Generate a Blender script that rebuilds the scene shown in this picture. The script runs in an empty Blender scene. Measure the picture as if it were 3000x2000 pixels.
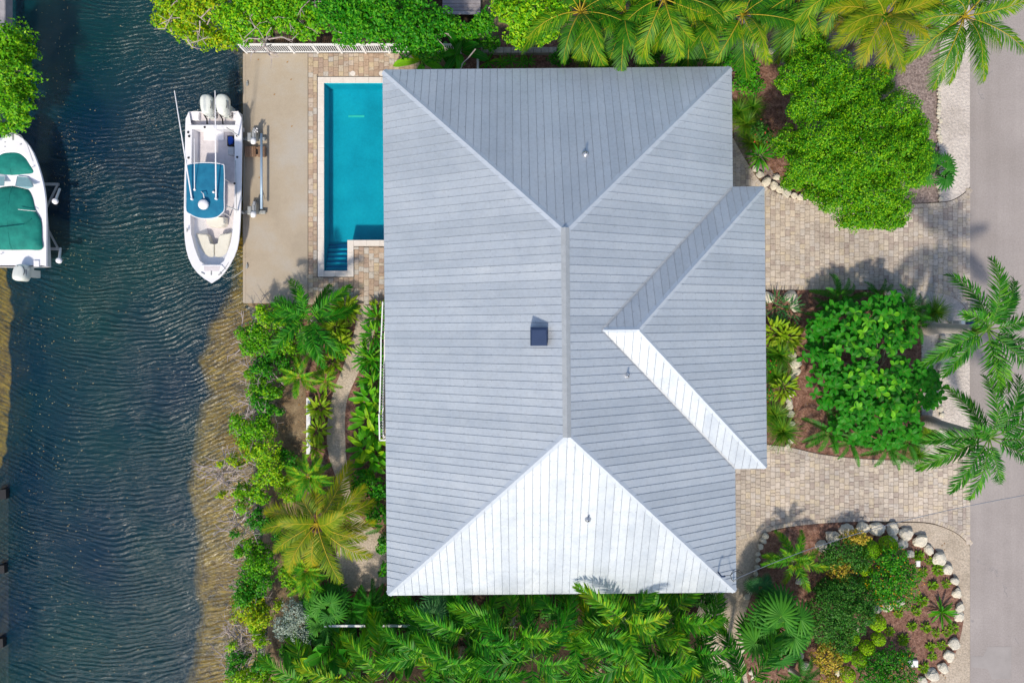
import bpy, bmesh, math, random
import numpy as np
from mathutils import Vector, Matrix, Quaternion, noise

random.seed(7); NR = np.random.RandomState(7)
scene = bpy.context.scene
COL = scene.collection
R = math.radians

# ------------------------------------------------------------------ camera
F_PX, CAM_H, NX, NY = 2100.0, 33.3, 1511.0, 943.0      # drone at 33 m, nadir seen at photo pixel NX, NY
cam_d = bpy.data.cameras.new('camera')
cam = bpy.data.objects.new('camera', cam_d); COL.objects.link(cam)
cam.location = (0, 0, CAM_H); cam.rotation_euler = (0, 0, 0)
cam_d.sensor_width = 36.0; cam_d.lens = F_PX / 3000 * 36
cam_d.shift_x = (1500 - NX) / 3000; cam_d.shift_y = -(1000 - NY) / 3000
cam_d.clip_start = 0.5; cam_d.clip_end = 500
scene.camera = cam
# ------------------------------------------------------------------ sky, sun, exposure
SUN_EL, SUN_AZ = R(49), R(192)
world = bpy.data.worlds.new('World'); scene.world = world; world.use_nodes = True
wn = world.node_tree.nodes; wl = world.node_tree.links
bg = wn['Background']; sky = wn.new('ShaderNodeTexSky'); sky.sky_type = 'NISHITA'; sky.sun_disc = False
sky.dust_density = 1.6; sky.ozone_density = 1.0; sky.sun_elevation = SUN_EL; sky.sun_rotation = SUN_AZ
wl.new(sky.outputs[0], bg.inputs[0]); bg.inputs[1].default_value = 0.138
sd = bpy.data.lights.new('sun', 'SUN'); sd.energy = 3.05; sd.angle = R(3.5); sd.color = (1.0, 0.905, 0.75)
sun = bpy.data.objects.new('sun', sd); COL.objects.link(sun)
to_sun = Vector((math.sin(SUN_AZ) * math.cos(SUN_EL), math.cos(SUN_AZ) * math.cos(SUN_EL), math.sin(SUN_EL)))
sun.rotation_euler = (-to_sun).to_track_quat('-Z', 'Y').to_euler(); sun.location = to_sun * 60
vs = scene.view_settings; vs.view_transform = 'Standard'; vs.look = 'None'; vs.gamma = 1; vs.exposure = 0.27
vs.use_curve_mapping = False
scene.cycles.max_bounces = 6; scene.cycles.diffuse_bounces = 3; scene.cycles.glossy_bounces = 2
scene.cycles.transmission_bounces = 4; scene.cycles.transparent_max_bounces = 8

# ------------------------------------------------------------------ helpers
def P(px, py, z=0.0):
    s = (CAM_H - z) / F_PX
    return Vector(((px - NX) * s, -(py - NY) * s, z))
M = CAM_H / F_PX                                        # metres in one photo pixel on the ground

class MB:
    """collects verts/faces (world coordinates) for one mesh"""
    def __init__(s): s.v = []; s.f = []; s.m = []
    def add(s, vs_, fs, m=0):
        b = len(s.v); s.v += [tuple(v) for v in vs_]
        s.f += [tuple(i + b for i in f) for f in fs]; s.m += [m] * len(fs)
    def box(s, c, d, m=0, rz=0.0, taper=1.0):
        x, y, z = d[0] / 2, d[1] / 2, d[2] / 2
        cs, sn = math.cos(rz), math.sin(rz); vs_ = []
        for k in (-1, 1):
            t = taper if k > 0 else 1
            for a, b in ((-1, -1), (1, -1), (1, 1), (-1, 1)):
                u, w = a * x * t, b * y * t
                vs_.append((c[0] + u * cs - w * sn, c[1] + u * sn + w * cs, c[2] + k * z))
        s.add(vs_, [(3, 2, 1, 0), (4, 5, 6, 7), (0, 1, 5, 4), (1, 2, 6, 5), (2, 3, 7, 6), (3, 0, 4, 7)], m)
    def bbox(s, c, d, b=0.02, m=0, rz=0.0):
        """box whose top edges are chamfered"""
        x, y, z = d[0] / 2, d[1] / 2, d[2] / 2
        cs, sn = math.cos(rz), math.sin(rz); vs_ = []
        for zz, o in ((-z, 0), (z - b, 0), (z, b)):
            for a, w in ((-1, -1), (1, -1), (1, 1), (-1, 1)):
                p, q = a * (x - o), w * (y - o)
                vs_.append((c[0] + p * cs - q * sn, c[1] + p * sn + q * cs, c[2] + zz))
        fs = [(3, 2, 1, 0), (8, 9, 10, 11)]
        for k in (0, 4):
            for i in range(4): fs.append((k + i, k + (i + 1) % 4, k + 4 + (i + 1) % 4, k + 4 + i))
        s.add(vs_, fs, m)
    def tube(s, pts, rad, n=6, m=0, cap=True):
        pts = [Vector(p) for p in pts]; rr = rad if hasattr(rad, '__len__') else [rad] * len(pts)
        b = len(s.v); prev = None
        for i, p in enumerate(pts):
            d = (pts[min(i + 1, len(pts) - 1)] - pts[max(i - 1, 0)])
            d = d.normalized() if d.length > 1e-9 else Vector((0, 0, 1))
            u = d.cross(Vector((0, 0, 1)) if abs(d.z) < .9 else Vector((1, 0, 0))).normalized() if prev is None else (prev - d * prev.dot(d)).normalized()
            prev = u; w = d.cross(u)
            for k in range(n):
                a = 2 * math.pi * k / n
                s.v.append(tuple(p + (u * math.cos(a) + w * math.sin(a)) * rr[i]))
        for i in range(len(pts) - 1):
            for k in range(n):
                s.f.append((b + i * n + k, b + i * n + (k + 1) % n, b + (i + 1) * n + (k + 1) % n, b + (i + 1) * n + k)); s.m.append(m)
        if cap:
            s.f.append(tuple(b + k for k in range(n))[::-1]); s.m.append(m)
            e = b + (len(pts) - 1) * n; s.f.append(tuple(e + k for k in range(n))); s.m.append(m)
    def lathe(s, c, prof, n=16, m=0, sx=1.0, sy=1.0):
        """prof: (radius, z) from bottom to top round the vertical through c"""
        b = len(s.v)
        for r, z in prof:
            for k in range(n):
                a = 2 * math.pi * k / n
                s.v.append((c[0] + r * sx * math.cos(a), c[1] + r * sy * math.sin(a), c[2] + z))
        for i in range(len(prof) - 1):
            for k in range(n):
                s.f.append((b + i * n + k, b + i * n + (k + 1) % n, b + (i + 1) * n + (k + 1) % n, b + (i + 1) * n + k)); s.m.append(m)
        e = b + (len(prof) - 1) * n
        s.f.append(tuple(e + k for k in range(n))); s.m.append(m)
        s.f.append(tuple(b + k for k in range(n))[::-1]); s.m.append(m)
    def prism(s, poly, z0, z1, m=0):
        n = len(poly)
        if sum(poly[i][0] * poly[(i + 1) % n][1] - poly[(i + 1) % n][0] * poly[i][1] for i in range(n)) < 0: poly = poly[::-1]
        vs_ = [(p[0], p[1], z0) for p in poly] + [(p[0], p[1], z1) for p in poly]
        s.add(vs_, [tuple(range(n))[::-1], tuple(range(n, 2 * n))] + [(i, (i + 1) % n, n + (i + 1) % n, n + i) for i in range(n)], m)
    def mesh(s, name, mats, base=(0, 0, 0), smooth=False):
        me = bpy.data.meshes.new(name)
        bx, by, bz = base
        me.from_pydata([(x - bx, y - by, z - bz) for x, y, z in s.v], [], s.f)
        for mm in (mats if isinstance(mats, (list, tuple)) else [mats]): me.materials.append(mm)
        me.polygons.foreach_set('material_index', s.m)
        if smooth: me.polygons.foreach_set('use_smooth', [True] * len(s.f))
        me.update(); return me

def mesh_np(name, V, Q, mats, mi=None, smooth=False):
    """V (n,3), Q (m,4) quads"""
    me = bpy.data.meshes.new(name)
    V = np.asarray(V, np.float32); Q = np.asarray(Q, np.int32)
    me.vertices.add(len(V)); me.vertices.foreach_set('co', V.ravel())
    me.loops.add(Q.size); me.loops.foreach_set('vertex_index', Q.ravel())
    me.polygons.add(len(Q)); me.polygons.foreach_set('loop_start', np.arange(0, Q.size, 4, dtype=np.int32))
    for mm in (mats if isinstance(mats, (list, tuple)) else [mats]): me.materials.append(mm)
    if mi is not None: me.polygons.foreach_set('material_index', np.asarray(mi, np.int32))
    if smooth: me.polygons.foreach_set('use_smooth', np.ones(len(Q), bool))
    me.update(calc_edges=True); me.validate(); return me

def link(name, me, parent=None, loc=(0, 0, 0), rot=None, scale=None):
    o = bpy.data.objects.new(name, me); COL.objects.link(o); o.location = loc
    if rot is not None: o.rotation_euler = rot
    if scale is not None: o.scale = scale
    if parent is not None: o.parent = parent
    return o
def tag(o, label, cat, group=None):
    o['label'] = label; o['category'] = cat
    if group: o['group'] = group
    return o
def thing(name, label, cat, loc=(0, 0, 0), group=None):
    o = bpy.data.objects.new(name, None); COL.objects.link(o); o.location = loc; o.empty_display_size = .2
    return tag(o, label, cat, group)
def part(name, mb, mats, parent, base, smooth=False):
    return link(name, mb.mesh(name, mats, base, smooth), parent)
def struct(name, me, kind='structure', parent=None):
    o = link(name, me, parent)
    if parent is None or kind == 'stuff': o['kind'] = kind
    return o
ORD = ['first', 'second', 'third', 'fourth', 'fifth', 'sixth', 'seventh', 'eighth', 'ninth', 'tenth', 'eleventh', 'twelfth', 'thirteenth', 'fourteenth', 'fifteenth', 'sixteenth', 'seventeenth', 'eighteenth', 'nineteenth', 'twentieth',
       'twenty-first', 'twenty-second', 'twenty-third', 'twenty-fourth', 'twenty-fifth', 'twenty-sixth', 'twenty-seventh', 'twenty-eighth', 'twenty-ninth', 'thirtieth', 'thirty-first', 'thirty-second', 'thirty-third', 'thirty-fourth', 'thirty-fifth', 'thirty-sixth', 'thirty-seventh', 'thirty-eighth', 'thirty-ninth', 'fortieth']

# ------------------------------------------------------------------ materials
class NT:
    def __init__(s, name):
        s.mat = bpy.data.materials.new(name); s.mat.use_nodes = True
        s.t = s.mat.node_tree; s.n = s.t.nodes; s.b = s.n['Principled BSDF']; s.out = s.n['Material Output']
    def new(s, t, **kw):
        n = s.n.new(t)
        for k, v in kw.items():
            if k.startswith('i_'):
                key = k[2:]; n.inputs[int(key) if key.isdigit() else key.replace('_', ' ')].default_value = v
            else: setattr(n, k, v)
        return n
    def lk(s, a, b): s.t.links.new(a, b)
    def coord(s, kind='Object', scale=(1, 1, 1), rz=0.0):
        tc = s.new('ShaderNodeTexCoord'); mp = s.new('ShaderNodeMapping')
        mp.inputs['Scale'].default_value = scale; mp.inputs['Rotation'].default_value = (0, 0, rz)
        s.lk(tc.outputs[kind], mp.inputs[0]); return mp.outputs[0]
    def noise(s, scale, detail=4, rough=.55, vec=None, dist=0.0):
        n = s.new('ShaderNodeTexNoise'); n.inputs['Scale'].default_value = scale; n.inputs['Detail'].default_value = detail
        n.inputs['Roughness'].default_value = rough; n.inputs['Distortion'].default_value = dist
        if vec is not None: s.lk(vec, n.inputs['Vector'])
        return n.outputs[0]
    def ramp(s, fac, stops):
        r = s.new('ShaderNodeValToRGB'); e = r.color_ramp.elements
        while len(e) < len(stops): e.new(0.5)
        for el, (p, c) in zip(e, stops): el.position = p; el.color = (*c, 1)
        s.lk(fac, r.inputs[0]); return r.outputs[0]
    def mix(s, fac, a, b, mode='MIX'):
        m = s.new('ShaderNodeMix', data_type='RGBA', blend_type=mode)
        for sock, v in ((m.inputs[0], fac), (m.inputs[6], a), (m.inputs[7], b)):
            if hasattr(v, 'node'): s.lk(v, sock)
            else: sock.default_value = v if not isinstance(v, tuple) else (*v, 1)
        return m.outputs[2]
    def math(s, op, a, b=0.0):
        m = s.new('ShaderNodeMath', operation=op)
        for i, v in enumerate((a, b)):
            if hasattr(v, 'node'): s.lk(v, m.inputs[i])
            else: m.inputs[i].default_value = v
        return m.outputs[0]
    def bump(s, h, strength=.3, dist=.02, to=None):
        b = s.new('ShaderNodeBump'); b.inputs['Strength'].default_value = strength; b.inputs['Distance'].default_value = dist
        s.lk(h, b.inputs['Height'])
        if to is not False: s.lk(b.outputs[0], (to or s.b).inputs['Normal'])
        return b.outputs[0]

def surf(name, stops, scale=6, rough=.7, metal=0.0, bump=0.0, bscale=None, detail=5, bdist=.02, spec=.3, fine=None, coat=0.0, island=0.0):
    """general procedural material: noise-driven colour between stops, optional fine grain, bump"""
    m = NT(name); v = m.coord(); f = m.noise(scale, detail, .6, v)
    if island:
        oi = m.new('ShaderNodeObjectInfo'); f = m.math('ADD', m.math('MULTIPLY', f, 1 - island), m.math('MULTIPLY', oi.outputs['Random'], island))
    c = m.ramp(f, stops)
    if fine:
        g = m.noise(fine[0], 3, .7, v); c = m.mix(1.0, c, m.ramp(g, [(.3, (1 - fine[1],) * 3), (.7, (1 + fine[1],) * 3)]), 'MULTIPLY')
    m.lk(c, m.b.inputs['Base Color']); m.b.inputs['Roughness'].default_value = rough; m.b.inputs['Metallic'].default_value = metal
    m.b.inputs['Specular IOR Level'].default_value = spec; m.b.inputs['Coat Weight'].default_value = coat
    if bump: m.bump(m.noise(bscale or scale * 3, 5, .65, v), bump, bdist)
    return m.mat
def plain(name, c, rough=.5, metal=0.0, var=.08, scale=5, **kw):
    return surf(name, [(.3, tuple(x * (1 - var) for x in c)), (.7, tuple(min(1, x * (1 + var)) for x in c))], scale, rough, metal, **kw)

def leafmat(name, cols, rough=.5, trans=.22, objvar=.3, spec=.22):
    m = NT(name); g = m.new('ShaderNodeNewGeometry'); oi = m.new('ShaderNodeObjectInfo')
    f = m.math('ADD', m.math('MULTIPLY', g.outputs['Random Per Island'], 1 - objvar), m.math('MULTIPLY', oi.outputs['Random'], objvar))
    n = len(cols); c = m.ramp(f, [(.12 + .76 * i / (n - 1), k) for i, k in enumerate(cols)])
    m.lk(c, m.b.inputs['Base Color']); m.b.inputs['Roughness'].default_value = rough; m.b.inputs['Specular IOR Level'].default_value = spec
    tr = m.new('ShaderNodeBsdfTranslucent'); m.lk(m.mix(1.0, c, (1.25, 1.15, .5), 'MULTIPLY'), tr.inputs[0])
    mx = m.new('ShaderNodeMixShader'); mx.inputs[0].default_value = trans
    m.lk(m.b.outputs[0], mx.inputs[1]); m.lk(tr.outputs[0], mx.inputs[2]); m.lk(mx.outputs[0], m.out.inputs[0])
    return m.mat

MT = {}
# --- metal roof
def roof_metal():
    m = NT('galvalume_panel'); v = m.coord(); oi = m.new('ShaderNodeObjectInfo')
    f = m.math('ADD', m.math('MULTIPLY', m.noise(.7, 6, .65, v), .68), m.math('MULTIPLY', oi.outputs['Random'], .32))
    c = m.ramp(f, [(.3, (.44, .485, .535)), (.55, (.505, .55, .60)), (.75, (.55, .59, .63))])
    sp = m.noise(9, 6, .75, v); c = m.mix(1.0, c, m.ramp(sp, [(.28, (.88, .87, .86)), (.5, (1, 1, 1)), (.75, (1.06, 1.06, 1.06))]), 'MULTIPLY')
    m.lk(c, m.b.inputs['Base Color']); m.b.inputs['Metallic'].default_value = .35
    m.lk(m.ramp(m.noise(1.9, 5, .65, v), [(.3, (.34,) * 3), (.7, (.56,) * 3)]), m.b.inputs['Roughness'])
    m.bump(m.math('ADD', m.noise(1.3, 2, .5, v), m.math('MULTIPLY', m.noise(3.6, 2, .5, v), .35)), .5, .035)
    return m.mat
MT['roof'] = roof_metal()
MT['seam'] = plain('galvalume_rib_grime_and_shade', (.37, .41, .46), .5, .3, var=.15)  # rib grey darkened for seam grime plus painted-in shadow and dim reflection
MT['cap'] = plain('galvalume_cap', (.52, .57, .64), .42, .3, var=.06)
MT['ridge'] = plain('galvalume_ridge_cap', (.46, .48, .50), .5, .4, var=.08, fine=(40, .08))
MT['under'] = plain('roof_underlay', (.24, .26, .29), .8)
MT['white'] = plain('white_paint', (.78, .78, .78), .45, var=.04)
MT['wall'] = plain('pale_siding', (.62, .66, .64), .7)
MT['hood'] = plain('dark_painted_steel', (.035, .06, .13), .45, .2)
MT['lead'] = plain('vent_flashing', (.62, .63, .66), .28, .75)
MT['dark'] = plain('black_rubber', (.02, .02, .022), .5)
MT['rope'] = plain('grey_rope', (.32, .32, .3), .85, bump=.5, bscale=80)
MT['cable'] = plain('grey_cable', (.16, .19, .24), .6)
MT['gel'] = plain('white_gelcoat', (.80, .79, .82), .28, var=.03, coat=.3)
MT['gel_floor'] = plain('boat_sole', (.62, .58, .60), .6, var=.08, fine=(30, .05))
MT['cush'] = plain('cream_vinyl', (.70, .67, .58), .5, var=.05)
MT['cowl'] = plain('outboard_cowl', (.74, .76, .70), .25, var=.03, coat=.5)
MT['cowl_grey'] = plain('outboard_grey', (.3, .31, .33), .4)
MT['canvas_blue'] = surf('blue_canvas', [(.3, (.006, .12, .23)), (.7, (.012, .18, .31))], 3, .75, fine=(60, .1), bump=.2, bscale=4, bdist=.03)
MT['canvas_green'] = surf('green_canvas', [(.3, (.003, .14, .12)), (.7, (.01, .23, .185))], 2.5, .75, fine=(60, .1), bump=.35, bscale=3, bdist=.05)
MT['alu'] = plain('aluminium_beam', (.62, .63, .65), .35, .7, fine=(30, .08))
MT['galv'] = plain('galvanised_steel', (.42, .43, .42), .5, .5, var=.2, fine=(40, .15))
MT['tube'] = plain('blue_grey_drive_tube', (.34, .46, .60), .4, .2, var=.06)
MT['glass'] = plain('tinted_glass', (.30, .50, .52), .08, 0, spec=.6)
MT['blue'] = plain('blue_cloth', (.01, .06, .35), .8)
MT['greybox'] = plain('grey_plastic', (.45, .46, .48), .5)
MT['wood'] = surf('weathered_planks', [(.3, (.17, .10, .065)), (.7, (.33, .21, .14))], 5, .85, fine=(40, .25), bump=.4, bscale=30, bdist=.01, island=.4)
MT['deckwood'] = surf('grey_boardwalk', [(.3, (.25, .23, .25)), (.7, (.42, .40, .41))], 4, .85, fine=(50, .2), bump=.4, bscale=40, bdist=.01, island=.4)
# --- ground
MT['earth'] = surf('sandy_earth', [(.3, (.10, .065, .04)), (.5, (.21, .15, .09)), (.7, (.32, .25, .16))], 1.3, .95, bump=.8, bscale=18, bdist=.04, fine=(25, .35))
MT['mulch'] = surf('red_mulch', [(.28, (.10, .045, .032)), (.5, (.225, .118, .085)), (.72, (.35, .215, .165))], 5, .95, bump=1.0, bscale=14, bdist=.06, fine=(12, .45), detail=8)
MT['shade_soil'] = surf('shade_darkened_soil', [(.3, (.02, .014, .008)), (.6, (.055, .035, .02)), (.8, (.12, .06, .03))], 4, .95, bump=.8, bscale=14, bdist=.05, fine=(12, .4))  # soil colour darkened to carry the shade between plants
MT['leaf_litter'] = surf('grey_leaf_litter', [(.28, (.13, .09, .085)), (.5, (.27, .21, .19)), (.72, (.40, .32, .30))], 10, .95, bump=1.0, bscale=14, bdist=.05, fine=(12, .4), detail=8)
MT['gravel'] = surf('pea_gravel', [(.3, (.36, .30, .235)), (.5, (.46, .385, .305)), (.7, (.54, .46, .375))], .8, .9, bump=.9, bscale=12, bdist=.05, fine=(11, .26))
MT['verge'] = surf('pale_limestone_chips', [(.3, (.45, .40, .36)), (.5, (.56, .50, .46)), (.7, (.64, .58, .53))], .7, .92, bump=.9, bscale=9, bdist=.07, fine=(9, .20))
MT['concrete'] = surf('dock_concrete', [(.3, (.34, .285, .22)), (.5, (.41, .345, .265)), (.66, (.42, .38, .33)), (.8, (.37, .33, .285))], .42, .85, bump=.15, bscale=30, fine=(22, .06), detail=7)
MT['coping'] = surf('white_coping', [(.3, (.66, .60, .545)), (.7, (.74, .685, .63))], 3, .7, fine=(60, .05))
MT['joint'] = surf('joint_sand', [(.3, (.20, .165, .13)), (.7, (.31, .265, .215))], 6, .95, fine=(60, .3))
MT['stone_strip'] = surf('stone_slab', [(.3, (.25, .23, .19)), (.7, (.42, .39, .33))], 5, .9, bump=.5, bscale=30, fine=(40, .2), island=.4)

def paver_mat(name, cols):
    m = NT(name); v = m.coord('Object'); g = m.new('ShaderNodeNewGeometry'); oi = m.new('ShaderNodeObjectInfo')
    f = m.math('FRACT', m.math('ADD', g.outputs['Random Per Island'], oi.outputs['Random']))
    n = len(cols); r = m.ramp(f, [(i / n, c) for i, c in enumerate(cols)])
    r.node.color_ramp.interpolation = 'CONSTANT'
    ge = m.new('ShaderNodeNewGeometry')
    blot = m.noise(9, 6, .7, ge.outputs['Position'], .8)
    c = m.mix(1.0, r, m.ramp(blot, [(.3, (.62, .56, .52)), (.47, (1, 1, 1)), (.7, (1.14, 1.12, 1.1))]), 'MULTIPLY')
    big = m.noise(.45, 5, .65, ge.outputs['Position'])
    c = m.mix(1.0, c, m.ramp(big, [(.3, (.74, .75, .78)), (.5, (.98, .98, .98)), (.7, (1.12, 1.1, 1.07))]), 'MULTIPLY')
    m.lk(c, m.b.inputs['Base Color']); m.b.inputs['Roughness'].default_value = .85; m.b.inputs['Specular IOR Level'].default_value = .25
    m.bump(m.noise(60, 4, .6, ge.outputs['Position']), .3, .01)
    return m.mat
MT['paver_drive'] = paver_mat('drive_paver', [(.52, .45, .38), (.48, .42, .36), (.56, .485, .40), (.45, .385, .33), (.54, .46, .355), (.52, .465, .415), (.415, .345, .30), (.56, .49, .425), (.50, .43, .36)])
MT['paver_pool'] = paver_mat('pool_paver', [(.45, .335, .25), (.50, .42, .325), (.51, .41, .28), (.38, .285, .225), (.48, .44, .39), (.44, .345, .26), (.42, .31, .23), (.49, .41, .34)])

def asphalt():
    m = NT('asphalt'); v = m.coord()
    c = m.ramp(m.noise(.35, 5, .6, v), [(.3, (.30, .265, .25)), (.5, (.335, .298, .285)), (.7, (.375, .335, .32))])
    c = m.mix(1.0, c, m.ramp(m.noise(13, 4, .8, v), [(.3, (.84,) * 3), (.7, (1.13,) * 3)]), 'MULTIPLY')
    vo = m.new('ShaderNodeTexVoronoi', feature='DISTANCE_TO_EDGE'); vo.inputs['Scale'].default_value = .33
    wob = m.mix(.5, v, m.noise(2.5, 4, .6, v)); m.lk(wob, vo.inputs['Vector'])
    crack = m.math('LESS_THAN', vo.outputs['Distance'], .0035)
    c = m.mix(m.math('MULTIPLY', crack, m.math('GREATER_THAN', m.noise(.7, 2, .5, v), .52)), c, (.25, .23, .23))
    stain = m.math('GREATER_THAN', m.noise(1.4, 2, .4, v), .74); c = m.mix(m.math('MULTIPLY', stain, .5), c, (.2, .19, .2))
    tyre = m.noise(1.0, 3, .6, m.coord('Object', (2.2, .06, 1))); c = m.mix(1.0, c, m.ramp(tyre, [(.35, (.955, .955, .955)), (.6, (1.02, 1.02, 1.02))]), 'MULTIPLY')
    m.lk(c, m.b.inputs['Base Color']); m.b.inputs['Roughness'].default_value = .9
    m.bump(m.noise(70, 3, .7, v), .3, .01); return m.mat
MT['asphalt'] = asphalt()
MT['patch'] = surf('road_patch', [(.3, (.30, .275, .265)), (.6, (.345, .315, .305)), (.75, (.40, .37, .36))], 1.2, .85, fine=(40, .06))

# --- water
def canal_water():
    m = NT('canal_water')
    geo = m.new('ShaderNodeNewGeometry'); pos = geo.outputs['Position']
    def mapped(scale, rz, src=pos):
        mp = m.new('ShaderNodeMapping'); mp.inputs['Scale'].default_value = scale; mp.inputs['Rotation'].default_value = (0, 0, rz); m.lk(src, mp.inputs[0]); return mp.outputs[0]
    sx = m.new('ShaderNodeSeparateXYZ'); m.lk(pos, sx.inputs[0])
    wx = m.noise(.22, 2, .5, pos); dx = m.math('ADD', sx.outputs[0], 18.9)
    yy = m.math('SUBTRACT', sx.outputs[1], m.math('MULTIPLY', m.math('MULTIPLY', dx, dx), .045))       # crests bow round the middle of the canal
    yy = m.math('ADD', yy, m.math('MULTIPLY', wx, 1.7))
    cb = m.new('ShaderNodeCombineXYZ'); m.lk(sx.outputs[0], cb.inputs[0]); m.lk(yy, cb.inputs[1]); wp = cb.outputs[0]
    wv = m.new('ShaderNodeTexWave', wave_type='BANDS', bands_direction='Y', wave_profile='SIN'); m.lk(mapped((.42, 1, 1), 0, wp), wv.inputs['Vector'])
    for k_, v_ in (('Scale', 1.35), ('Distortion', 9.0), ('Detail', 2.0), ('Detail Scale', .55), ('Detail Roughness', .5)): wv.inputs[k_].default_value = v_
    b = m.noise(1.0, 3, .6, mapped((2.0, 9.0, 1), R(-6), wp), .3)            # broken short chop
    c = m.noise(1.0, 2, .6, mapped((9, 16, 1), 0), .2)                       # capillary ruffle
    gust = m.ramp(m.noise(.20, 2, .5, mapped((1, .7, 1), 0)), [(.36, (.6,) * 3), (.60, (1,) * 3)])
    patch = m.ramp(m.noise(.9, 2, .5, mapped((.5, 1.2, 1), R(-10))), [(.38, (.15,) * 3), (.62, (1,) * 3)])
    h = m.math('ADD', m.math('ADD', m.math('MULTIPLY', m.math('MULTIPLY', wv.outputs[1], patch), .55), m.math('MULTIPLY', b, 1.15)), m.math('MULTIPLY', c, .16))
    h = m.math('MULTIPLY', h, gust)
    n = m.bump(h, 1.0, .08, to=False)
    gl = m.new('ShaderNodeBsdfGlossy'); gl.inputs['Roughness'].default_value = .22; m.lk(n, gl.inputs['Normal'])
    tr = m.new('ShaderNodeBsdfTransparent'); tr.inputs[0].default_value = (.86, .90, .82, 1)
    df = m.new('ShaderNodeBsdfDiffuse'); m.lk(n, df.inputs['Normal'])
    m.lk(m.ramp(m.noise(.12, 2, .5, pos), [(.35, (.003, .085, .205)), (.65, (.006, .16, .18))]), df.inputs[0])
    body = m.new('ShaderNodeMixShader'); body.inputs[0].default_value = .2
    m.lk(tr.outputs[0], body.inputs[1]); m.lk(df.outputs[0], body.inputs[2])
    fr = m.new('ShaderNodeFresnel'); fr.inputs['IOR'].default_value = 1.36; m.lk(n, fr.inputs['Normal'])
    mx = m.new('ShaderNodeMixShader'); m.lk(m.math('MULTIPLY', fr.outputs[0], 1.0), mx.inputs[0]); m.lk(body.outputs[0], mx.inputs[1]); m.lk(gl.outputs[0], mx.inputs[2])
    m.lk(mx.outputs[0], m.out.inputs[0]); m.n.remove(m.b); return m.mat
MT['canal'] = canal_water()
def pool_water():
    m = NT('pool_water'); geo = m.new('ShaderNodeNewGeometry')
    n = m.bump(m.noise(2.2, 3, .55, geo.outputs['Position'], .4), .35, .05, to=False)
    gl = m.new('ShaderNodeBsdfGlossy'); gl.inputs['Roughness'].default_value = .05; m.lk(n, gl.inputs['Normal'])
    tr = m.new('ShaderNodeBsdfTransparent'); tr.inputs[0].default_value = (.36, .86, .93, 1)
    fr = m.new('ShaderNodeFresnel'); fr.inputs['IOR'].default_value = 1.33; m.lk(n, fr.inputs['Normal'])
    mx = m.new('ShaderNodeMixShader'); m.lk(fr.outputs[0], mx.inputs[0]); m.lk(tr.outputs[0], mx.inputs[1]); m.lk(gl.outputs[0], mx.inputs[2])
    m.lk(mx.outputs[0], m.out.inputs[0]); m.n.remove(m.b); return m.mat
MT['poolwater'] = pool_water()
MT['plaster'] = surf('blue_pool_plaster', [(.3, (.018, .37, .46)), (.5, (.025, .43, .53)), (.7, (.035, .49, .58))], .8, .8, fine=(12, .07))
MT['tile'] = plain('dark_blue_tile', (.012, .12, .30), .3, var=.3)
MT['drain'] = plain('pool_drain', (.25, .75, .55), .5)
def seabed():
    m = NT('seabed'); geo = m.new('ShaderNodeNewGeometry'); pos = geo.outputs['Position']
    sep = m.new('ShaderNodeSeparateXYZ'); m.lk(pos, sep.inputs[0])
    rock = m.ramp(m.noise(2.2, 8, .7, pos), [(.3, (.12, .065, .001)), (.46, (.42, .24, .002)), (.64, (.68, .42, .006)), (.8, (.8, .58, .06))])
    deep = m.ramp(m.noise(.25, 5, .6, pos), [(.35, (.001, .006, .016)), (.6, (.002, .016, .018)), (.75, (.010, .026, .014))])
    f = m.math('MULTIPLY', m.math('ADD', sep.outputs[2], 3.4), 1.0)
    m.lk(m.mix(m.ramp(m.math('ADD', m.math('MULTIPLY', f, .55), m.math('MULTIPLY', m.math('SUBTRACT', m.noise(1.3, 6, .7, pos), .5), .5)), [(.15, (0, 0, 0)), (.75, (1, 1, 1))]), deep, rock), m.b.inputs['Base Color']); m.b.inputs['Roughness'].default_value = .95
    return m.mat
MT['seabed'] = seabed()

# --- stones
def limestone():
    m = NT('limestone'); v = m.coord(); oi = m.new('ShaderNodeObjectInfo')
    c = m.ramp(m.noise(3.2, 7, .68, v), [(.28, (.16, .14, .11)), (.35, (.50, .46, .38)), (.47, (.70, .65, .55)), (.8, (.78, .74, .64))])
    c = m.mix(1.0, c, m.ramp(oi.outputs['Random'], [(0, (.9, .9, .9)), (1, (1.1, 1.08, 1.03))]), 'MULTIPLY')
    m.lk(c, m.b.inputs['Base Color']); m.b.inputs['Roughness'].default_value = .95
    m.bump(m.noise(7, 6, .7, v), .8, .06); return m.mat
MT['rock'] = limestone()
# --- plants
MT['bark'] = surf('grey_bark', [(.3, (.17, .135, .105)), (.7, (.36, .31, .26))], 7, .9, bump=.5, bscale=20, fine=(30, .25))
MT['twig'] = surf('pale_driftwood', [(.3, (.28, .22, .20)), (.7, (.56, .48, .45))], 6, .9, fine=(30, .2))
def ringed():
    m = NT('ringed_palm_bark'); v = m.coord()
    w = m.new('ShaderNodeTexWave', wave_type='BANDS', bands_direction='Z'); w.inputs['Scale'].default_value = 3.2; w.inputs['Distortion'].default_value = 1.2; m.lk(v, w.inputs[0])
    c = m.mix(m.noise(2.5, 4, .6, v), (.40, .365, .33), (.56, .51, .47))
    c = m.mix(1.0, c, m.ramp(w.outputs[1], [(.0, (.66, .6, .56)), (.4, (1.05,) * 3)]), 'MULTIPLY')
    m.lk(c, m.b.inputs['Base Color']); m.b.inputs['Roughness'].default_value = .85; m.bump(w.outputs[1], .4, .03); return m.mat
MT['ringbark'] = ringed()
MT['shaft'] = plain('green_crownshaft', (.09, .16, .02), .4, var=.2)
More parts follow.
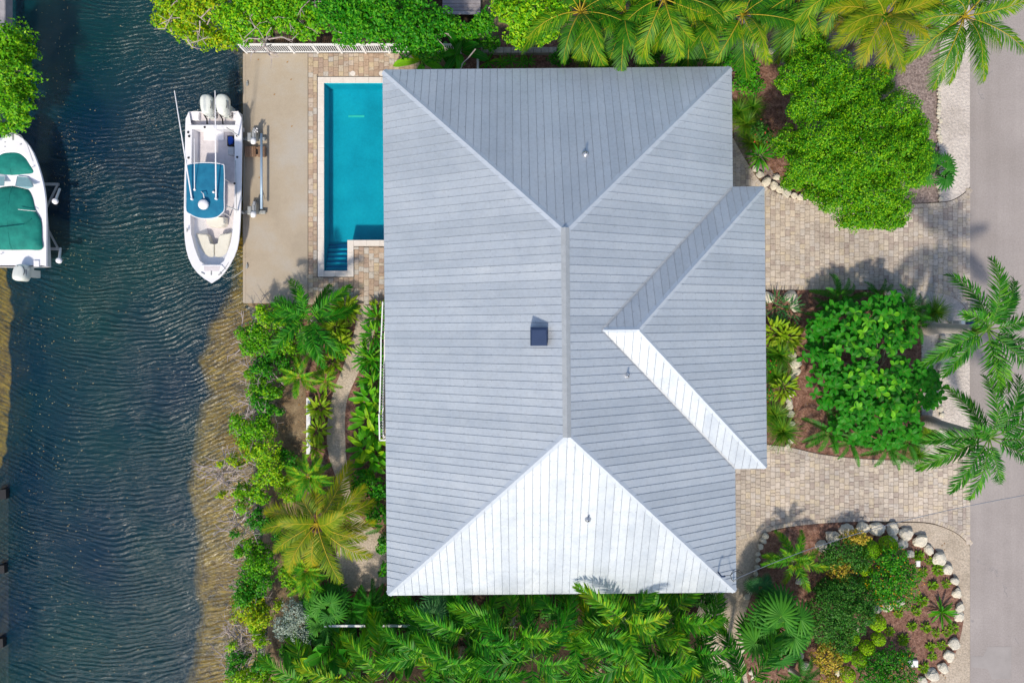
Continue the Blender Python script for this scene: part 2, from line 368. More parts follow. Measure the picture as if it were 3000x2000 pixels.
L = lambda n, *c, **k: MT.__setitem__(n, leafmat(n, c, **k))
L('coco', (.014, .11, .003), (.06, .22, .004), (.32, .42, .008), objvar=.4)
L('coco_y', (.09, .19, .003), (.20, .29, .005), (.46, .38, .010), objvar=.35)
L('royal', (.012, .13, .004), (.030, .24, .006), (.16, .42, .012), objvar=.3)
L('royal_g', (.012, .12, .005), (.030, .21, .008), (.13, .36, .016), objvar=.3)
L('areca', (.03, .21, .005), (.10, .34, .007), (.42, .50, .012), objvar=.35)
L('cycad', (.014, .14, .006), (.028, .21, .008), (.06, .29, .010), objvar=.4)
L('fan', (.020, .15, .012), (.04, .22, .018), (.08, .30, .02), objvar=.6, trans=.25)
L('fan_blue', (.02, .13, .04), (.04, .18, .05), (.08, .25, .07), objvar=.5, trans=.2)
L('banana', (.04, .27, .005), (.10, .40, .007), (.30, .52, .010), objvar=.8)
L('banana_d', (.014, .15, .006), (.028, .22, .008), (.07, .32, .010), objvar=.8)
L('ginger', (.09, .30, .008), (.22, .41, .012), (.46, .48, .03), objvar=.2)
L('strap', (.012, .16, .004), (.04, .28, .007), (.24, .46, .012), objvar=.3)
L('mangrove', (.05, .27, .004), (.14, .45, .005), (.40, .60, .006), objvar=.35)
L('mangrove_y', (.10, .32, .003), (.24, .46, .004), (.50, .54, .005), objvar=.25)
L('dense', (.03, .20, .003), (.09, .35, .003), (.27, .52, .004), objvar=.05)
L('lime', (.05, .27, .003), (.16, .45, .004), (.36, .60, .007), objvar=.05)
L('mid', (.012, .15, .004), (.030, .27, .005), (.13, .42, .007), objvar=.25)
L('darkshrub', (.012, .10, .006), (.028, .17, .010), (.10, .28, .03), objvar=.1)
L('bigleaf', (.006, .10, .004), (.020, .24, .006), (.16, .50, .014), objvar=.85)
L('ball', (.14, .40, .003), (.24, .52, .004), (.40, .62, .006), objvar=.4)
L('succulent', (.05, .22, .006), (.14, .32, .008), (.34, .42, .015), objvar=.3)
L('croton', (.50, .38, .03), (.66, .46, .06), (.13, .26, .015), objvar=.1)
L('silver', (.24, .33, .27), (.34, .43, .36), (.45, .52, .45), objvar=.1, trans=.15)
L('grass', (.03, .17, .006), (.10, .27, .010), (.26, .35, .02), objvar=.3)
L('flower_o', (.80, .30, .01), (.90, .42, .02), trans=.2)
L('flower_r', (.75, .04, .03), (.8, .08, .10), trans=.2)
L('deadfrond', (.40, .30, .17), (.50, .38, .24), (.34, .25, .16), trans=.15)
MT['rach_y'] = plain('yellow_rachis', (.50, .38, .03), .5, var=.15)
MT['rach_g'] = plain('green_rachis', (.13, .26, .03), .5, var=.2)
# ================================================================== SETTING
def sheet(name, pts, z, mat, kind='structure'):
    me = bpy.data.meshes.new(name); vs_ = [P(x, y, 0) for x, y in pts]
    a = sum(vs_[i].x * vs_[(i + 1) % len(vs_)].y - vs_[(i + 1) % len(vs_)].x * vs_[i].y for i in range(len(vs_)))
    if a < 0: vs_ = vs_[::-1]
    me.from_pydata([(v.x, v.y, z) for v in vs_], [], [tuple(range(len(vs_)))]); me.materials.append(mat)
    o = link(name, me); o['kind'] = kind; return o
def smooth_line(pts, n=6):
    """Catmull-Rom through open polyline of pixel points"""
    q = [pts[0]] + list(pts) + [pts[-1]]; out = []
    for i in range(1, len(q) - 2):
        p0, p1, p2, p3 = [np.array(q[i + k], float) for k in (-1, 0, 1, 2)]
        for k in range(n):
            t = k / n
            out.append(tuple(.5 * (2 * p1 + (p2 - p0) * t + (2 * p0 - 5 * p1 + 4 * p2 - p3) * t * t + (3 * p1 - p0 - 3 * p2 + p3) * t ** 3)))
    out.append(tuple(pts[-1])); return out
def interp(y, tab): return float(np.interp(y, [a for a, b in tab], [b for a, b in tab]))

SHORE = [(-6000, 790), (-200, 770), (60, 765), (140, 745), (152, 720), (892, 722), (905, 770), (1000, 782), (1200, 778), (1500, 775), (1800, 790), (2000, 785), (8000, 785)]
SHELF = [(-6000, 700), (150, 712), (500, 716), (640, 706), (700, 690), (830, 690), (907, 650), (953, 617), (1015, 613), (1040, 588), (1094, 602), (1152, 624), (1181, 597), (1239, 584), (1330, 576), (1424, 559), (1516, 580), (1582, 592), (1640, 580), (1723, 580), (1785, 601), (1839, 584), (1910, 580), (1997, 556), (8000, 520)]
LSHELF = [(-6000, -90), (380, -60), (820, 22), (900, 40), (1000, 26), (1080, 34), (1270, 24), (1400, -5), (8000, -60)]
def build_seabed():
    ys = sorted(set(list(np.arange(-200, 2300, 14.0)) + [-3500, -1500, -600, 2700, 4000, 6000]))
    V = []; W = 60
    for y in ys:
        e, sh, le = interp(y, SHELF), interp(y, SHORE) + 60, interp(y, LSHELF)
        e += 9 * noise.noise((y * .045, 3, 0)) * (1 if 890 < y < 2100 else .2); le += 14 * noise.noise((y * .03, 9, 0))
        xs = list(np.linspace(le - 400, le - 6, 6)) + list(np.linspace(le, le + 90, 12)) + list(np.linspace(le + 110, e - 30, W - 34)) + [e - 22, e - 12, e - 4, e + 4, e + 12] + list(np.linspace(e + 20, sh, 11))
        for x in xs:
            nz = .12 * noise.noise((x * .02, y * .02, 1)) + .06 * noise.noise((x * .07, y * .07, 5))
            if x <= le: z = -1.45 + nz
            elif x <= le + 90: z = -1.45 - 2.0 * min(1, ((x - le) / 90) ** .55) + nz * 2
            elif x < e + 20: t_ = max(0, min(1, (x - e + 30) / 46)); z = -3.6 + nz + 1.85 * t_ * t_ * (3 - 2 * t_) + .25 * noise.noise((x * .09, y * .09, 4)) * (1 if t_ > 0 else 0)
            else: z = -1.75 + .35 * (x - e) / max(20, sh - e) + nz * 1.5
            p = P(x, y, z); V.append((p.x, p.y, z))
    n = len(xs); Q = [(i * n + k, i * n + k + 1, (i + 1) * n + k + 1, (i + 1) * n + k)[::-1] for i in range(len(ys) - 1) for k in range(n - 1)]
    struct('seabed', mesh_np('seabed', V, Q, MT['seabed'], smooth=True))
build_seabed()
WATER_Z = -0.95
w = MB(); a, b = P(-900, -3500), P(835, 6000); w.add([(a.x, b.y, WATER_Z), (b.x, b.y, WATER_Z), (b.x, a.y, WATER_Z), (a.x, a.y, WATER_Z)], [(0, 1, 2, 3)])
struct('canal_water', w.mesh('canal_water', MT['canal']))

def build_ground():
    ys = sorted(set(list(np.arange(-240, 2300, 10.0)) + [-3500, -1500, -600, 2700, 4000, 6000])); V = []
    for y in ys:
        s = interp(y, SHORE); wall = 150 < y < 892
        jit = 0 if wall else 8 * noise.noise((y * .03, 0, 2))
        prof = [(-4, -2.4), (2, -.1), (8, -.06), (20, -.05), (60, -.05)] if wall else [(-50, -2.0), (-22, -1.25), (-4, -.85), (16, -.45), (55, -.05)]
        for dx, z in prof + [(205, -.05), (518, -.05), (1200, -.05), (2400, -.05), (6500, -.05)]:
            x = s + jit + dx; p = P(x, y, z if not wall else 0); V.append((p.x, p.y, z + (0 if wall or dx > 100 else .1 * noise.noise((x * .05, y * .05, 3)))))
    n = 10; Q = [(i * n + k, i * n + k + 1, (i + 1) * n + k + 1, (i + 1) * n + k)[::-1] for i in range(len(ys) - 1) for k in range(n - 1) if not (k == 5 and 219 <= ys[i] < 819)]
    struct('ground', mesh_np('ground', V, Q, MT['earth'], smooth=True))
build_ground()
# far bank of the canal, mostly outside the frame
w = MB(); ys = np.arange(-3500, 6100, 100.0)
for i, y in enumerate(ys):
    for dx, z in ((-3500, .1), (-300, .1), (-140, .0), (-95, -.7), (-60, -1.9)):
        p = P(dx + 40 * noise.noise((y * .01, 7, 0)), y); w.v.append((p.x, p.y, z))
for i in range(len(ys) - 1):
    for k in range(4): w.f.append((i * 5 + k, (i + 1) * 5 + k, (i + 1) * 5 + k + 1, i * 5 + k + 1)); w.m.append(0)
struct('far_bank', w.mesh('far_bank', MT['earth'], smooth=True))

# ---- road, verge, beds
road = sheet('road', [(2842, -3000), (3900, -3000), (3900, 5000), (2842, 5000)], .0, MT['asphalt'])
sheet('road_patch', [(2895, 1893), (2963, 1893), (2963, 1988), (2906, 1988), (2893, 1958), (2845, 1953), (2845, 1921), (2880, 1921)], .004, MT['patch'])
# raw soil / leaf litter band under the planting along the road and north edge
sheet('leaf_litter_bed', [(2160, 195), (2150, 420), (2260, 560), (2420, 592), (2690, 596), (2755, 590), (2757, 150), (2760, -400), (1900, -400), (1900, 195)], -.03, MT['leaf_litter'])
sheet('mulch_bed_north', [(1330, 120), (1330, 330), (2200, 330), (2240, 470), (2310, 560), (2420, 585), (2380, 420), (2330, 200), (2200, 160), (1900, 100)], -.02, MT['mulch'])
sheet('shade_soil_bed_north_west', [(770, -400), (1395, -400), (1395, 150), (770, 150)], -.034, MT['shade_soil'])  # dark sheet that paints in the shade behind the railing
VERGE_N = [(2757, -3000), (2842, -3000), (2842, 548)] + smooth_line([(2842, 548), (2815, 572), (2785, 587), (2752, 592)]) + [(2752, 592)]
sheet('gravel_verge_north', VERGE_N, -.004, MT['verge'])
sheet('gravel_verge_middle', [(2590, 850)] + smooth_line([(2700, 850), (2770, 862), (2815, 885), (2842, 925)]) + [(2842, 1240)] + smooth_line([(2842, 1262), (2815, 1300), (2775, 1325), (2735, 1335)]) + [(2700, 1330), (2700, 900), (2600, 905)], -.008, MT['verge'])
sheet('mulch_bed_middle', [(2225, 850), (2640, 850), (2650, 900), (2755, 960), (2750, 1310)] + smooth_line([(2745, 1330), (2650, 1345), (2520, 1342), (2400, 1328), (2310, 1308), (2225, 1300)]), -.016, MT['mulch'])
sheet('gravel_verge_south', smooth_line([(2600, 1531), (2700, 1531), (2760, 1543), (2810, 1568), (2842, 1600)]) + [(2842, 4000), (2500, 4000), (2600, 2000)], -.008, MT['gravel'])
sheet('gravel_path_side', [(2050, 1450), (2150, 1580), (2260, 1550), (2265, 1700), (2195, 1780), (2175, 1880), (2190, 1960), (2240, 2100), (2600, 3500), (1600, 3500), (2100, 2060), (2090, 1960), (2060, 1880), (2040, 1800), (2060, 1740), (1950, 1600)], -.012, MT['gravel'])
BED_SE = smooth_line([(2245, 1560), (2330, 1541), (2440, 1531), (2560, 1529), (2640, 1545), (2720, 1590), (2780, 1660), (2815, 1750), (2822, 1820), (2800, 1910), (2770, 1960), (2720, 2005), (2700, 2100)]) + [(2200, 2100)] + smooth_line([(2200, 2060), (2185, 1960), (2170, 1880), (2190, 1780), (2215, 1700), (2225, 1620), (2245, 1560)])
sheet('mulch_bed_south', BED_SE, .004, MT['mulch'])
sheet('mulch_bed_canal_side', [(880, 885), (1200, 885), (1200, 1750), (1050, 1760), (930, 1740), (905, 1600), (900, 1400), (895, 1100)], -.02, MT['mulch'])
PATH_W = smooth_line([(1042, 890), (1040, 960), (1010, 1060), (976, 1150), (958, 1250), (962, 1330), (985, 1400), (1010, 1470), (1030, 1560), (985, 1620), (975, 1690), (1010, 1725), (1080, 1730), (1140, 1700)]) + smooth_line([(1190, 1690), (1190, 1590), (1110, 1560), (1040, 1490), (1022, 1400), (1012, 1300), (1015, 1180), (1055, 1080), (1088, 1000), (1102, 940), (1105, 890)])
sheet('gravel_path_canal_side', PATH_W, -.008, MT['gravel'])
sheet('shade_soil_bed_back', [(930, 1745), (1200, 1700), (2060, 1640), (2060, 1880), (2095, 1960), (2095, 3000), (860, 3000), (850, 1900)], -.024, MT['shade_soil'])  # near-black colour stands in for shade in the thicket gaps

# ---- pavers -------------------------------------------------------
def inside(pt, poly):
    x, y = pt; c = False; j = len(poly) - 1
    for i in range(len(poly)):
        xi, yi = poly[i]; xj, yj = poly[j]
        if (yi > y) != (yj > y) and x < (xj - xi) * (y - yi) / (yj - yi) + xi: c = not c
        j = i
    return c
def clip_half(poly, a, b):
    """keep the part of poly left of a->b"""
    out = []; n = len(poly)
    f = lambda p: (b[0] - a[0]) * (p[1] - a[1]) - (b[1] - a[1]) * (p[0] - a[0])
    for i in range(n):
        p, q = poly[i], poly[(i + 1) % n]; fp, fq = f(p), f(q)
        if fp >= 0: out.append(p)
        if fp * fq < 0: t = fp / (fp - fq); out.append((p[0] + (q[0] - p[0]) * t, p[1] + (q[1] - p[1]) * t))
    return out
def seg_d(p, a, b):
    ax, ay, bx, by = *a, *b; l = (bx - ax) ** 2 + (by - ay) ** 2
    t = max(0, min(1, ((p[0] - ax) * (bx - ax) + (p[1] - ay) * (by - ay)) / l)) if l else 0
    return math.hypot(p[0] - ax - (bx - ax) * t, p[1] - ay - (by - ay) * t)
PAVER_CACHE = {}
def paver_mesh(wd, ln, mat):
    k = (round(wd, 3), round(ln, 3), mat.name)
    if k not in PAVER_CACHE:
        b = MB(); b.bbox((0, 0, -.03), (wd - .011, ln - .011, .06), .008); PAVER_CACHE[k] = b.mesh('paver', mat)
    return PAVER_CACHE[k]
def paver_poly(mb, poly, z):
    n = len(poly); cx = sum(p[0] for p in poly) / n; cy = sum(p[1] for p in poly) / n
    pts = []
    for p in poly:
        d = math.hypot(p[0] - cx, p[1] - cy) or 1; k = max(.4, (d - .009) / d); pts.append((cx + (p[0] - cx) * k, cy + (p[1] - cy) * k))
    mb.prism(pts, z - .06, z)
def pave(name, region_px, border_lines, mat, colw, lens, z=.02, bw=.115, holes=(), seed=1, visible=lambda p: True, cx0=0.0, rot=False):
    """structure sheet (joint sand) with each paver a child; more than 300 join one stuff part"""
    rnd = random.Random(seed)
    o = sheet(name, region_px, .0, MT['joint'])
    poly = [(P(x, y).x, P(x, y).y) for x, y in region_px]
    if sum(poly[i][0] * poly[(i + 1) % len(poly)][1] - poly[(i + 1) % len(poly)][0] * poly[i][1] for i in range(len(poly))) < 0: poly = poly[::-1]
    segs = [(poly[i], poly[(i + 1) % len(poly)]) for i in range(len(poly))]
    hl = [[(P(x, y).x, P(x, y).y) for x, y in h] for h in holes]
    rest = MB(); cand = []
    # soldier course along the given border lines
    zones = []
    for line, side in border_lines:
        ln = [P(x, y) for x, y in line]; acc = 0; pts = []
        tot = sum((ln[i + 1] - ln[i]).length for i in range(len(ln) - 1)); n = max(1, int(tot / .115))
        def at(s):
            for i in range(len(ln) - 1):
                d = (ln[i + 1] - ln[i]).length
                if s <= d or i == len(ln) - 2: return ln[i] + (ln[i + 1] - ln[i]) * (s / d), (ln[i + 1] - ln[i]).normalized()
                s -= d
        for k in range(n):
            (p0, t0), (p1, t1) = at(tot * k / n), at(tot * (k + 1) / n)
            n0 = Vector((-t0.y, t0.x, 0)) * side; n1 = Vector((-t1.y, t1.x, 0)) * side; W = bw * 1.75
            q = [p0, p1, p1 + n1 * W, p0 + n0 * W]; paver_poly(rest, [(v.x, v.y) for v in q], z + rnd.uniform(-.002, .002))
        off = [(p.x + n_.x, p.y + n_.y) for p, n_ in ((at(tot * k / 24)[0], Vector((-at(tot * k / 24)[1].y, at(tot * k / 24)[1].x, 0)) * side * bw * 1.75) for k in range(25))]
        zones.append((off, side))
    xs = [p[0] for p in poly]; ys = [p[1] for p in poly]
    c = min(xs) - cx0 * colw
    while c < max(xs):
        y = min(ys) - rnd.random() * .3
        while y < max(ys):
            l = rnd.choice(lens); x0, x1 = c, c + colw
            cells = [(x0, x1, y, y + l)]
            for (u0, u1, v0, v1) in cells:
                corners = [(u0, v0), (u1, v0), (u1, v1), (u0, v1)]; ctr = ((u0 + u1) / 2, (v0 + v1) / 2)
                ins = [inside(p, poly) for p in corners] + [inside(ctr, poly)]
                if not any(ins): continue
                if any(inside(ctr, h) for h in hl): continue
                pp = corners
                if not all(ins):
                    a, b_ = min(segs, key=lambda s_: seg_d(ctr, *s_)); pp = clip_half(pp, a, b_)
                for off, side in zones:
                    k = min(range(len(off) - 1), key=lambda i: seg_d(ctr, off[i], off[i + 1]))
                    if seg_d(ctr, off[k], off[k + 1]) < .3: pp = clip_half(pp, off[k], off[k + 1]) if side > 0 else clip_half(pp, off[k + 1], off[k])
                    if len(pp) < 3: break
                if len(pp) < 3: continue
                whole = len(pp) == 4 and all(abs(a[0] - b[0]) + abs(a[1] - b[1]) < 1e-6 for a, b in zip(pp, corners))
                if whole and visible(ctr): cand.append((colw * l + rnd.random() * .001, ctr, colw, l))
                else:
                    w_ = max(p[0] for p in pp) - min(p[0] for p in pp); h_ = max(p[1] for p in pp) - min(p[1] for p in pp)
                    if w_ > .03 and h_ > .03: paver_poly(rest, pp, z + rnd.uniform(-.003, .003))
            y += l
        c += colw
    cand.sort(reverse=True)
    for i, (ar, ctr, wd, l) in enumerate(cand):
        dz = rnd.uniform(-.003, .003)
        if i < 300: link('paver', paver_mesh(wd, l, mat), o, (ctr[0], ctr[1], z + dz), (rnd.uniform(-.006, .006), rnd.uniform(-.006, .006), rnd.uniform(-.004, .004)))
        else: rest.bbox((ctr[0], ctr[1], z + dz - .03), (wd - .011, l - .011, .06), .008)
    s = link('small_pavers', rest.mesh('small_pavers', mat), o); s['kind'] = 'stuff'
    return o
seen = lambda hx: (lambda p: p[0] > P(hx, 0).x)
N_TOP = smooth_line([(2148, 405), (2185, 470), (2235, 540), (2310, 578), (2420, 592), (2560, 596), (2690, 597)]) + smooth_line([(2752, 594), (2785, 589), (2815, 574), (2842, 550)])
DR_N = N_TOP + [(2842, 925)] + smooth_line([(2842, 925), (2815, 885), (2770, 862), (2700, 850), (2600, 849), (2400, 849), (2245, 849)]) + [(2040, 849), (2040, 405)]
pave('driveway_north', DR_N, [(N_TOP, -1), ([(2245, 849), (2400, 849), (2600, 849), (2700, 850)] + smooth_line([(2700, 850), (2770, 862), (2815, 885), (2842, 925)]), 1), ([(2842, 552), (2842, 922)], -1)], MT['paver_drive'], .229, [.152, .229, .229, .305], seed=3, visible=seen(2130))
S_TOP = smooth_line([(2225, 1300), (2310, 1309), (2400, 1329), (2520, 1343), (2650, 1346), (2745, 1332), (2780, 1322), (2815, 1299), (2842, 1262)])
S_BOT = smooth_line([(2140, 1590), (2200, 1572), (2260, 1553), (2330, 1540), (2440, 1530), (2560, 1527), (2700, 1528), (2760, 1541), (2810, 1566), (2842, 1598)])
pave('driveway_south', S_TOP + S_BOT[::-1] + [(2040, 1590), (2040, 1300)], [(S_TOP, -1), (S_BOT, 1), ([(2842, 1266), (2842, 1594)], -1)], MT['paver_drive'], .229, [.152, .229, .229, .305], seed=5, visible=seen(2130))
pave('pool_deck', [(903, 157), (1230, 157), (1230, 224), (929, 224), (929, 813), (1038, 813), (1038, 723), (1230, 723), (1230, 892), (903, 892)], [], MT['paver_pool'], .235, [.235, .235, .31, .155], seed=8)
# ---- dock ---------------------------------------------------------
d = MB(); a, b = P(718, 157), P(902, 888); d.box(((a.x + b.x) / 2, (a.y + b.y) / 2, -.98), (b.x - a.x, a.y - b.y, 2.0))
dock = struct('dock', d.mesh('dock', MT['concrete']))
d = MB(); d.box((P(722.5, 0).x, (a.y + b.y) / 2, -.2), (.12, a.y - b.y - .02, .46)); 
s_ = link('seawall_cap_face', d.mesh('seawall_cap_face', MT['concrete']), dock); s_.location = (-.1, 0, 0)
# ---- pool: shell, coping, water ----------------------------------
PW = [(950, 244), (1235, 244), (1235, 703), (1018, 703), (1018, 793), (950, 793)]
def pool():
    pts = [(P(x, y).x, P(x, y).y) for x, y in PW]; n = len(pts); m = MB(); zt, zb = .02, -.95
    vs_ = [(x, y, zt) for x, y in pts] + [(x, y, zb) for x, y in pts]
    m.add(vs_, [(i, (i + 1) % n, n + (i + 1) % n, n + i)[::-1] for i in range(n)] + [tuple(range(n, 2 * n))])
    bm = MB(); bm.v, bm.f, bm.m = m.v, m.f, m.m
    o = struct('swimming_pool', bm.mesh('swimming_pool', MT['plaster']))
    # steps in the narrow arm, each with a dark tile edge
    x0, x1 = P(950.5, 0).x, P(1017.5, 0).x; ys = [792.5, 779, 764, 749.5, 735, 721, 712]
    for k in range(6):
        y0, y1 = P(0, ys[k]).y, P(0, ys[k + 1]).y; zt = -.22 - .11 * k
        s = MB(); s.box(((x0 + x1) / 2, (y0 + y1) / 2, (zt + zb) / 2), (x1 - x0, y1 - y0, zt - zb)); st = link('pool_step', s.mesh('pool_step', MT['plaster']), o)
        s = MB(); s.box(((x0 + x1) / 2, y1 - .02, zt + .004), (x1 - x0 - .02, .05, .012)); link('step_edge_tile', s.mesh('step_edge_tile', MT['tile']), st)
    g = MB(); p, q = P(1021, 339), P(1069, 345); f = 1.03
    g.box(((p.x + q.x) / 2 * f, (p.y + q.y) / 2 * f, zb + .012), (q.x - p.x, .09, .02)); link('drain_cover', g.mesh('drain_cover', MT['drain']), o)
    # water
    w_ = MB(); w_.add([(x, y, -.12) for x, y in pts], [tuple(range(n))[::-1]]); 
    wt = link('pool_water', w_.mesh('pool_water', MT['poolwater']), o)
    # coping stones
    def run(x0, y0, x1, y1, horiz):
        L_ = (x1 - x0) if horiz else (y1 - y0); k = max(1, round(L_ * M / .6))
        for i in range(k):
            if horiz: a_, b_ = P(x0 + L_ * i / k, y0), P(x0 + L_ * (i + 1) / k, y1)
            else: a_, b_ = P(x0, y0 + L_ * i / k), P(x1, y0 + L_ * (i + 1) / k)
            c = MB(); c.bbox(((a_.x + b_.x) / 2, (a_.y + b_.y) / 2, .0), (abs(b_.x - a_.x) - .003, abs(a_.y - b_.y) - .003, .08), .012)
            link('coping_stone', c.mesh('coping_stone', MT['coping']), o)
    run(931, 226, 1230, 244, True); run(931, 244, 950, 811, False); run(950, 793, 1018, 811, True); run(1018, 703, 1036.5, 811, False); run(1036.5, 703, 1230, 721, True)
    lids = [(1034, 216), (1118, 216)]
    for k, (x, y) in enumerate(lids):
        c = MB(); p = P(x, y); c.lathe((p.x, p.y, 0), [(.12, .0), (.12, .026), (.10, .03)], 20)
        t = tag(link('skimmer_lid', c.mesh('skimmer_lid', MT['coping'])), ['round cream skimmer lid in pavers above the pool', 'round cream skimmer lid by the corner of the metal roof'][k], 'lid', 'skimmer lids')
pool()
# ================================================================== HOUSE
ZE = 3.95; KE = (CAM_H - ZE) / F_PX; SL = .55
HC = P(1639, 969.5, ZE); HROT = R(.5); HW, HL = 508.5 * KE, 766.5 * KE
def hw(u, v, z): c, s = math.cos(HROT), math.sin(HROT); return (HC.x + u * c - v * s, HC.y + u * s + v * c, z)
house = thing('house', 'large house under a grey standing-seam metal hip roof between canal and road', 'house', (HC.x, HC.y, 0)); HB = (HC.x, HC.y, 0)
WE = HW + 93 * KE; WV = 410 * KE; WC = (969.5 - 964.5) * KE               # wing: eave u, half width, centre v
def face(name, e0, e1, lo, hi, origin, along, up, breaks, start=0.0):
    """roof plane: s runs along the eave (0..len), t runs up the slope in plan. lo/hi give the plan t range at s."""
    return dict(name=name, n=e1, lo=lo, hi=hi, o=origin, a=along, u=up, br=breaks, st=start)
cosl = 1 / math.sqrt(1 + SL * SL)
def fpt(f, s, t, h=0.0):
    u = f['o'][0] + f['a'][0] * s + f['u'][0] * t; v = f['o'][1] + f['a'][1] * s + f['u'][1] * t
    nx, ny, nz = -f['u'][0] * SL * cosl, -f['u'][1] * SL * cosl, cosl
    return hw(u + nx * h, v + ny * h, ZE + t * SL + nz * h)
hip = lambda s, n, lim: min(s, n - s, lim)
E_lo = lambda s: 0.0
def main_e_lo(s):                        # wing eats the eave of the east plane between its valleys
    v = HL - s; d = abs(v - WC); return max(0.0, WV - d)
FACES = [
    face('west', 0, 2 * HL, E_lo, lambda s: hip(s, 2 * HL, HW), (-HW, -HL), (0, 1), (1, 0), [HW, 2 * HL - HW]),
    face('north', 0, 2 * HW, E_lo, lambda s: hip(s, 2 * HW, HW), (-HW, HL), (1, 0), (0, -1), [HW]),
    face('south', 0, 2 * HW, E_lo, lambda s: hip(s, 2 * HW, HW), (HW, -HL), (-1, 0), (0, 1), [HW]),
    face('east', 0, 2 * HL, main_e_lo, lambda s: hip(s, 2 * HL, HW), (HW, HL), (0, -1), (-1, 0), [HW, 2 * HL - HW, HL - WC, HL - WC - WV, HL - WC + WV]),
    face('wing_east', 0, 2 * WV, E_lo, lambda s: hip(s, 2 * WV, WV), (WE, WC + WV), (0, -1), (-1, 0), [WV]),
]
# wing side planes: eave of 93 px length running back over the main roof as a slanted strip
wl_ = WE - HW
FACES.append(face('wing_north', 0, wl_ + WV, lambda s: max(0.0, s - wl_), lambda s: min(s, WV), (WE, WC + WV), (-1, 0), (0, -1), [wl_, WV]))
FACES.append(face('wing_south', 0, wl_ + WV, lambda s: max(0.0, s - wl_), lambda s: min(s, WV), (WE, WC - WV), (-1, 0), (0, 1), [wl_, WV]))
deck = MB()
for f in FACES:
    ss = sorted(set([0.0, f['n']] + [b for b in f['br'] if 0 < b < f['n']]))
    lo = [fpt(f, s, f['lo'](s), -.02) for s in ss]; hi = [fpt(f, s, f['hi'](s), -.02) for s in ss][::-1]
    deck.add(lo + hi, [tuple(range(len(lo) + len(hi)))])
roof = part('roof', deck, MT['under'], house, HB)
PWD = .61
for f in FACES:
    s = -PWD * .35
    while s < f['n']:
        a, b = max(0.0, s), min(f['n'], s + PWD); g = .001
        if b - a > .05:
            a2, b2 = a + g, b - g
            ss = sorted(set([a2, b2] + [k for k in f['br'] if a2 < k < b2] + [(a + b) / 2]))
            if all(f['hi'](k) - f['lo'](k) < .02 for k in ss): s += PWD; continue
            pm = MB(); lo = [fpt(f, k, f['lo'](k) - (.04 if f['lo'](k) < 1e-6 else 0), .012) for k in ss]; hi = [fpt(f, k, f['hi'](k), .012) for k in ss]
            nn = len(ss)
            for i in range(nn - 1):
                q = [lo[i], lo[i + 1], hi[i + 1], hi[i]]; pm.add(q, [(0, 1, 2, 3)])
            def rib(k, w_, h_):
                l0, h0 = f['lo'](k), f['hi'](k)
                if h0 - l0 < .06: return
                l0 -= .05 if l0 < 1e-6 else 0
                p = [fpt(f, k - w_, l0, .012), fpt(f, k, l0, .012 + h_), fpt(f, k + w_, l0, .012), fpt(f, k - w_, h0, .012), fpt(f, k, h0, .012 + h_), fpt(f, k + w_, h0, .012)]
                pm.add(p, [(0, 1, 4, 3), (1, 2, 5, 4)], 1)
            if b == s + PWD: rib(b - .011, .009, .020)
            c_ = s + PWD / 2
            if a + .05 < c_ < b - .05: rib(c_, .010, .021)
            for k in ([b - .05] if b == s + PWD else []) + ([c_ + .035] if a + .05 < c_ < b - .05 else []):      # screw washers along the ribs
                l0, h0 = f['lo'](k), f['hi'](k); t = l0 + .12
                while t < h0 - .1:
                    pm.add([fpt(f, k - .016, t - .016, .016), fpt(f, k + .016, t - .016, .016), fpt(f, k + .016, t + .016, .016), fpt(f, k - .016, t + .016, .016)], [(0, 1, 2, 3)], 1); t += .55 if t > l0 + .2 else .43
            me = pm.mesh('roof_panel', [MT['roof'], MT['seam']], HB); link('roof_panel', me, roof)
        s += PWD
# hip, ridge and valley caps
def cap_line(name, p0, p1, wd, n0, n1, mat, h=.045):
    """bent strip along p0->p1; n0/n1 unit vectors down each side"""
    m = MB(); a, b = Vector(p0), Vector(p1); up = Vector((0, 0, 1))
    l = (b - a).normalized(); r1 = (n0 - l * n0.dot(l)).normalized(); r2 = (n1 - l * n1.dot(l)).normalized()
    vs_ = []
    for q in (a, b): vs_ += [q + r1 * wd + up * (h - .03), q + up * h, q + r2 * wd + up * (h - .03), q + r1 * wd - up * .015, q + r2 * wd - up * .015]
    m.add(vs_, [(0, 1, 6, 5), (1, 2, 7, 6), (3, 0, 5, 8), (2, 4, 9, 7), (0, 3, 4, 2), (5, 7, 9, 8)]); return link(name, m.mesh(name, mat, HB), roof)
dn = {'w': Vector((-1, 0, -SL)), 'e': Vector((1, 0, -SL)), 'n': Vector((0, 1, -SL)), 's': Vector((0, -1, -SL))}
rq = Matrix.Rotation(HROT, 3, 'Z'); dn = {k: (rq @ v).normalized() for k, v in dn.items()}
ZR = ZE + HW * SL; AN, AS = (0, HL - HW), (0, -(HL - HW))
for (cu, cv), (au, av), k1, k2 in (((-HW, HL), AN, 'w', 'n'), ((HW, HL), AN, 'n', 'e'), ((-HW, -HL), AS, 's', 'w'), ((HW, -HL), AS, 'e', 's')):
    cap_line('hip_cap', hw(cu, cv, ZE), hw(au, av, ZR), .15, dn[k1], dn[k2], MT['cap'])
cap_line('ridge_cap', hw(0, HL - HW + .12, ZR + .012), hw(0, -(HL - HW) - .12, ZR + .012), .17, dn['w'], dn['e'], MT['ridge'], .06)
ZW = ZE + WV * SL; ap = (WE - WV, WC)
cap_line('hip_cap', hw(WE, WC + WV, ZE), hw(*ap, ZW), .13, dn['n'], dn['e'], MT['cap'])
cap_line('hip_cap', hw(WE, WC - WV, ZE), hw(*ap, ZW), .13, dn['e'], dn['s'], MT['cap'])
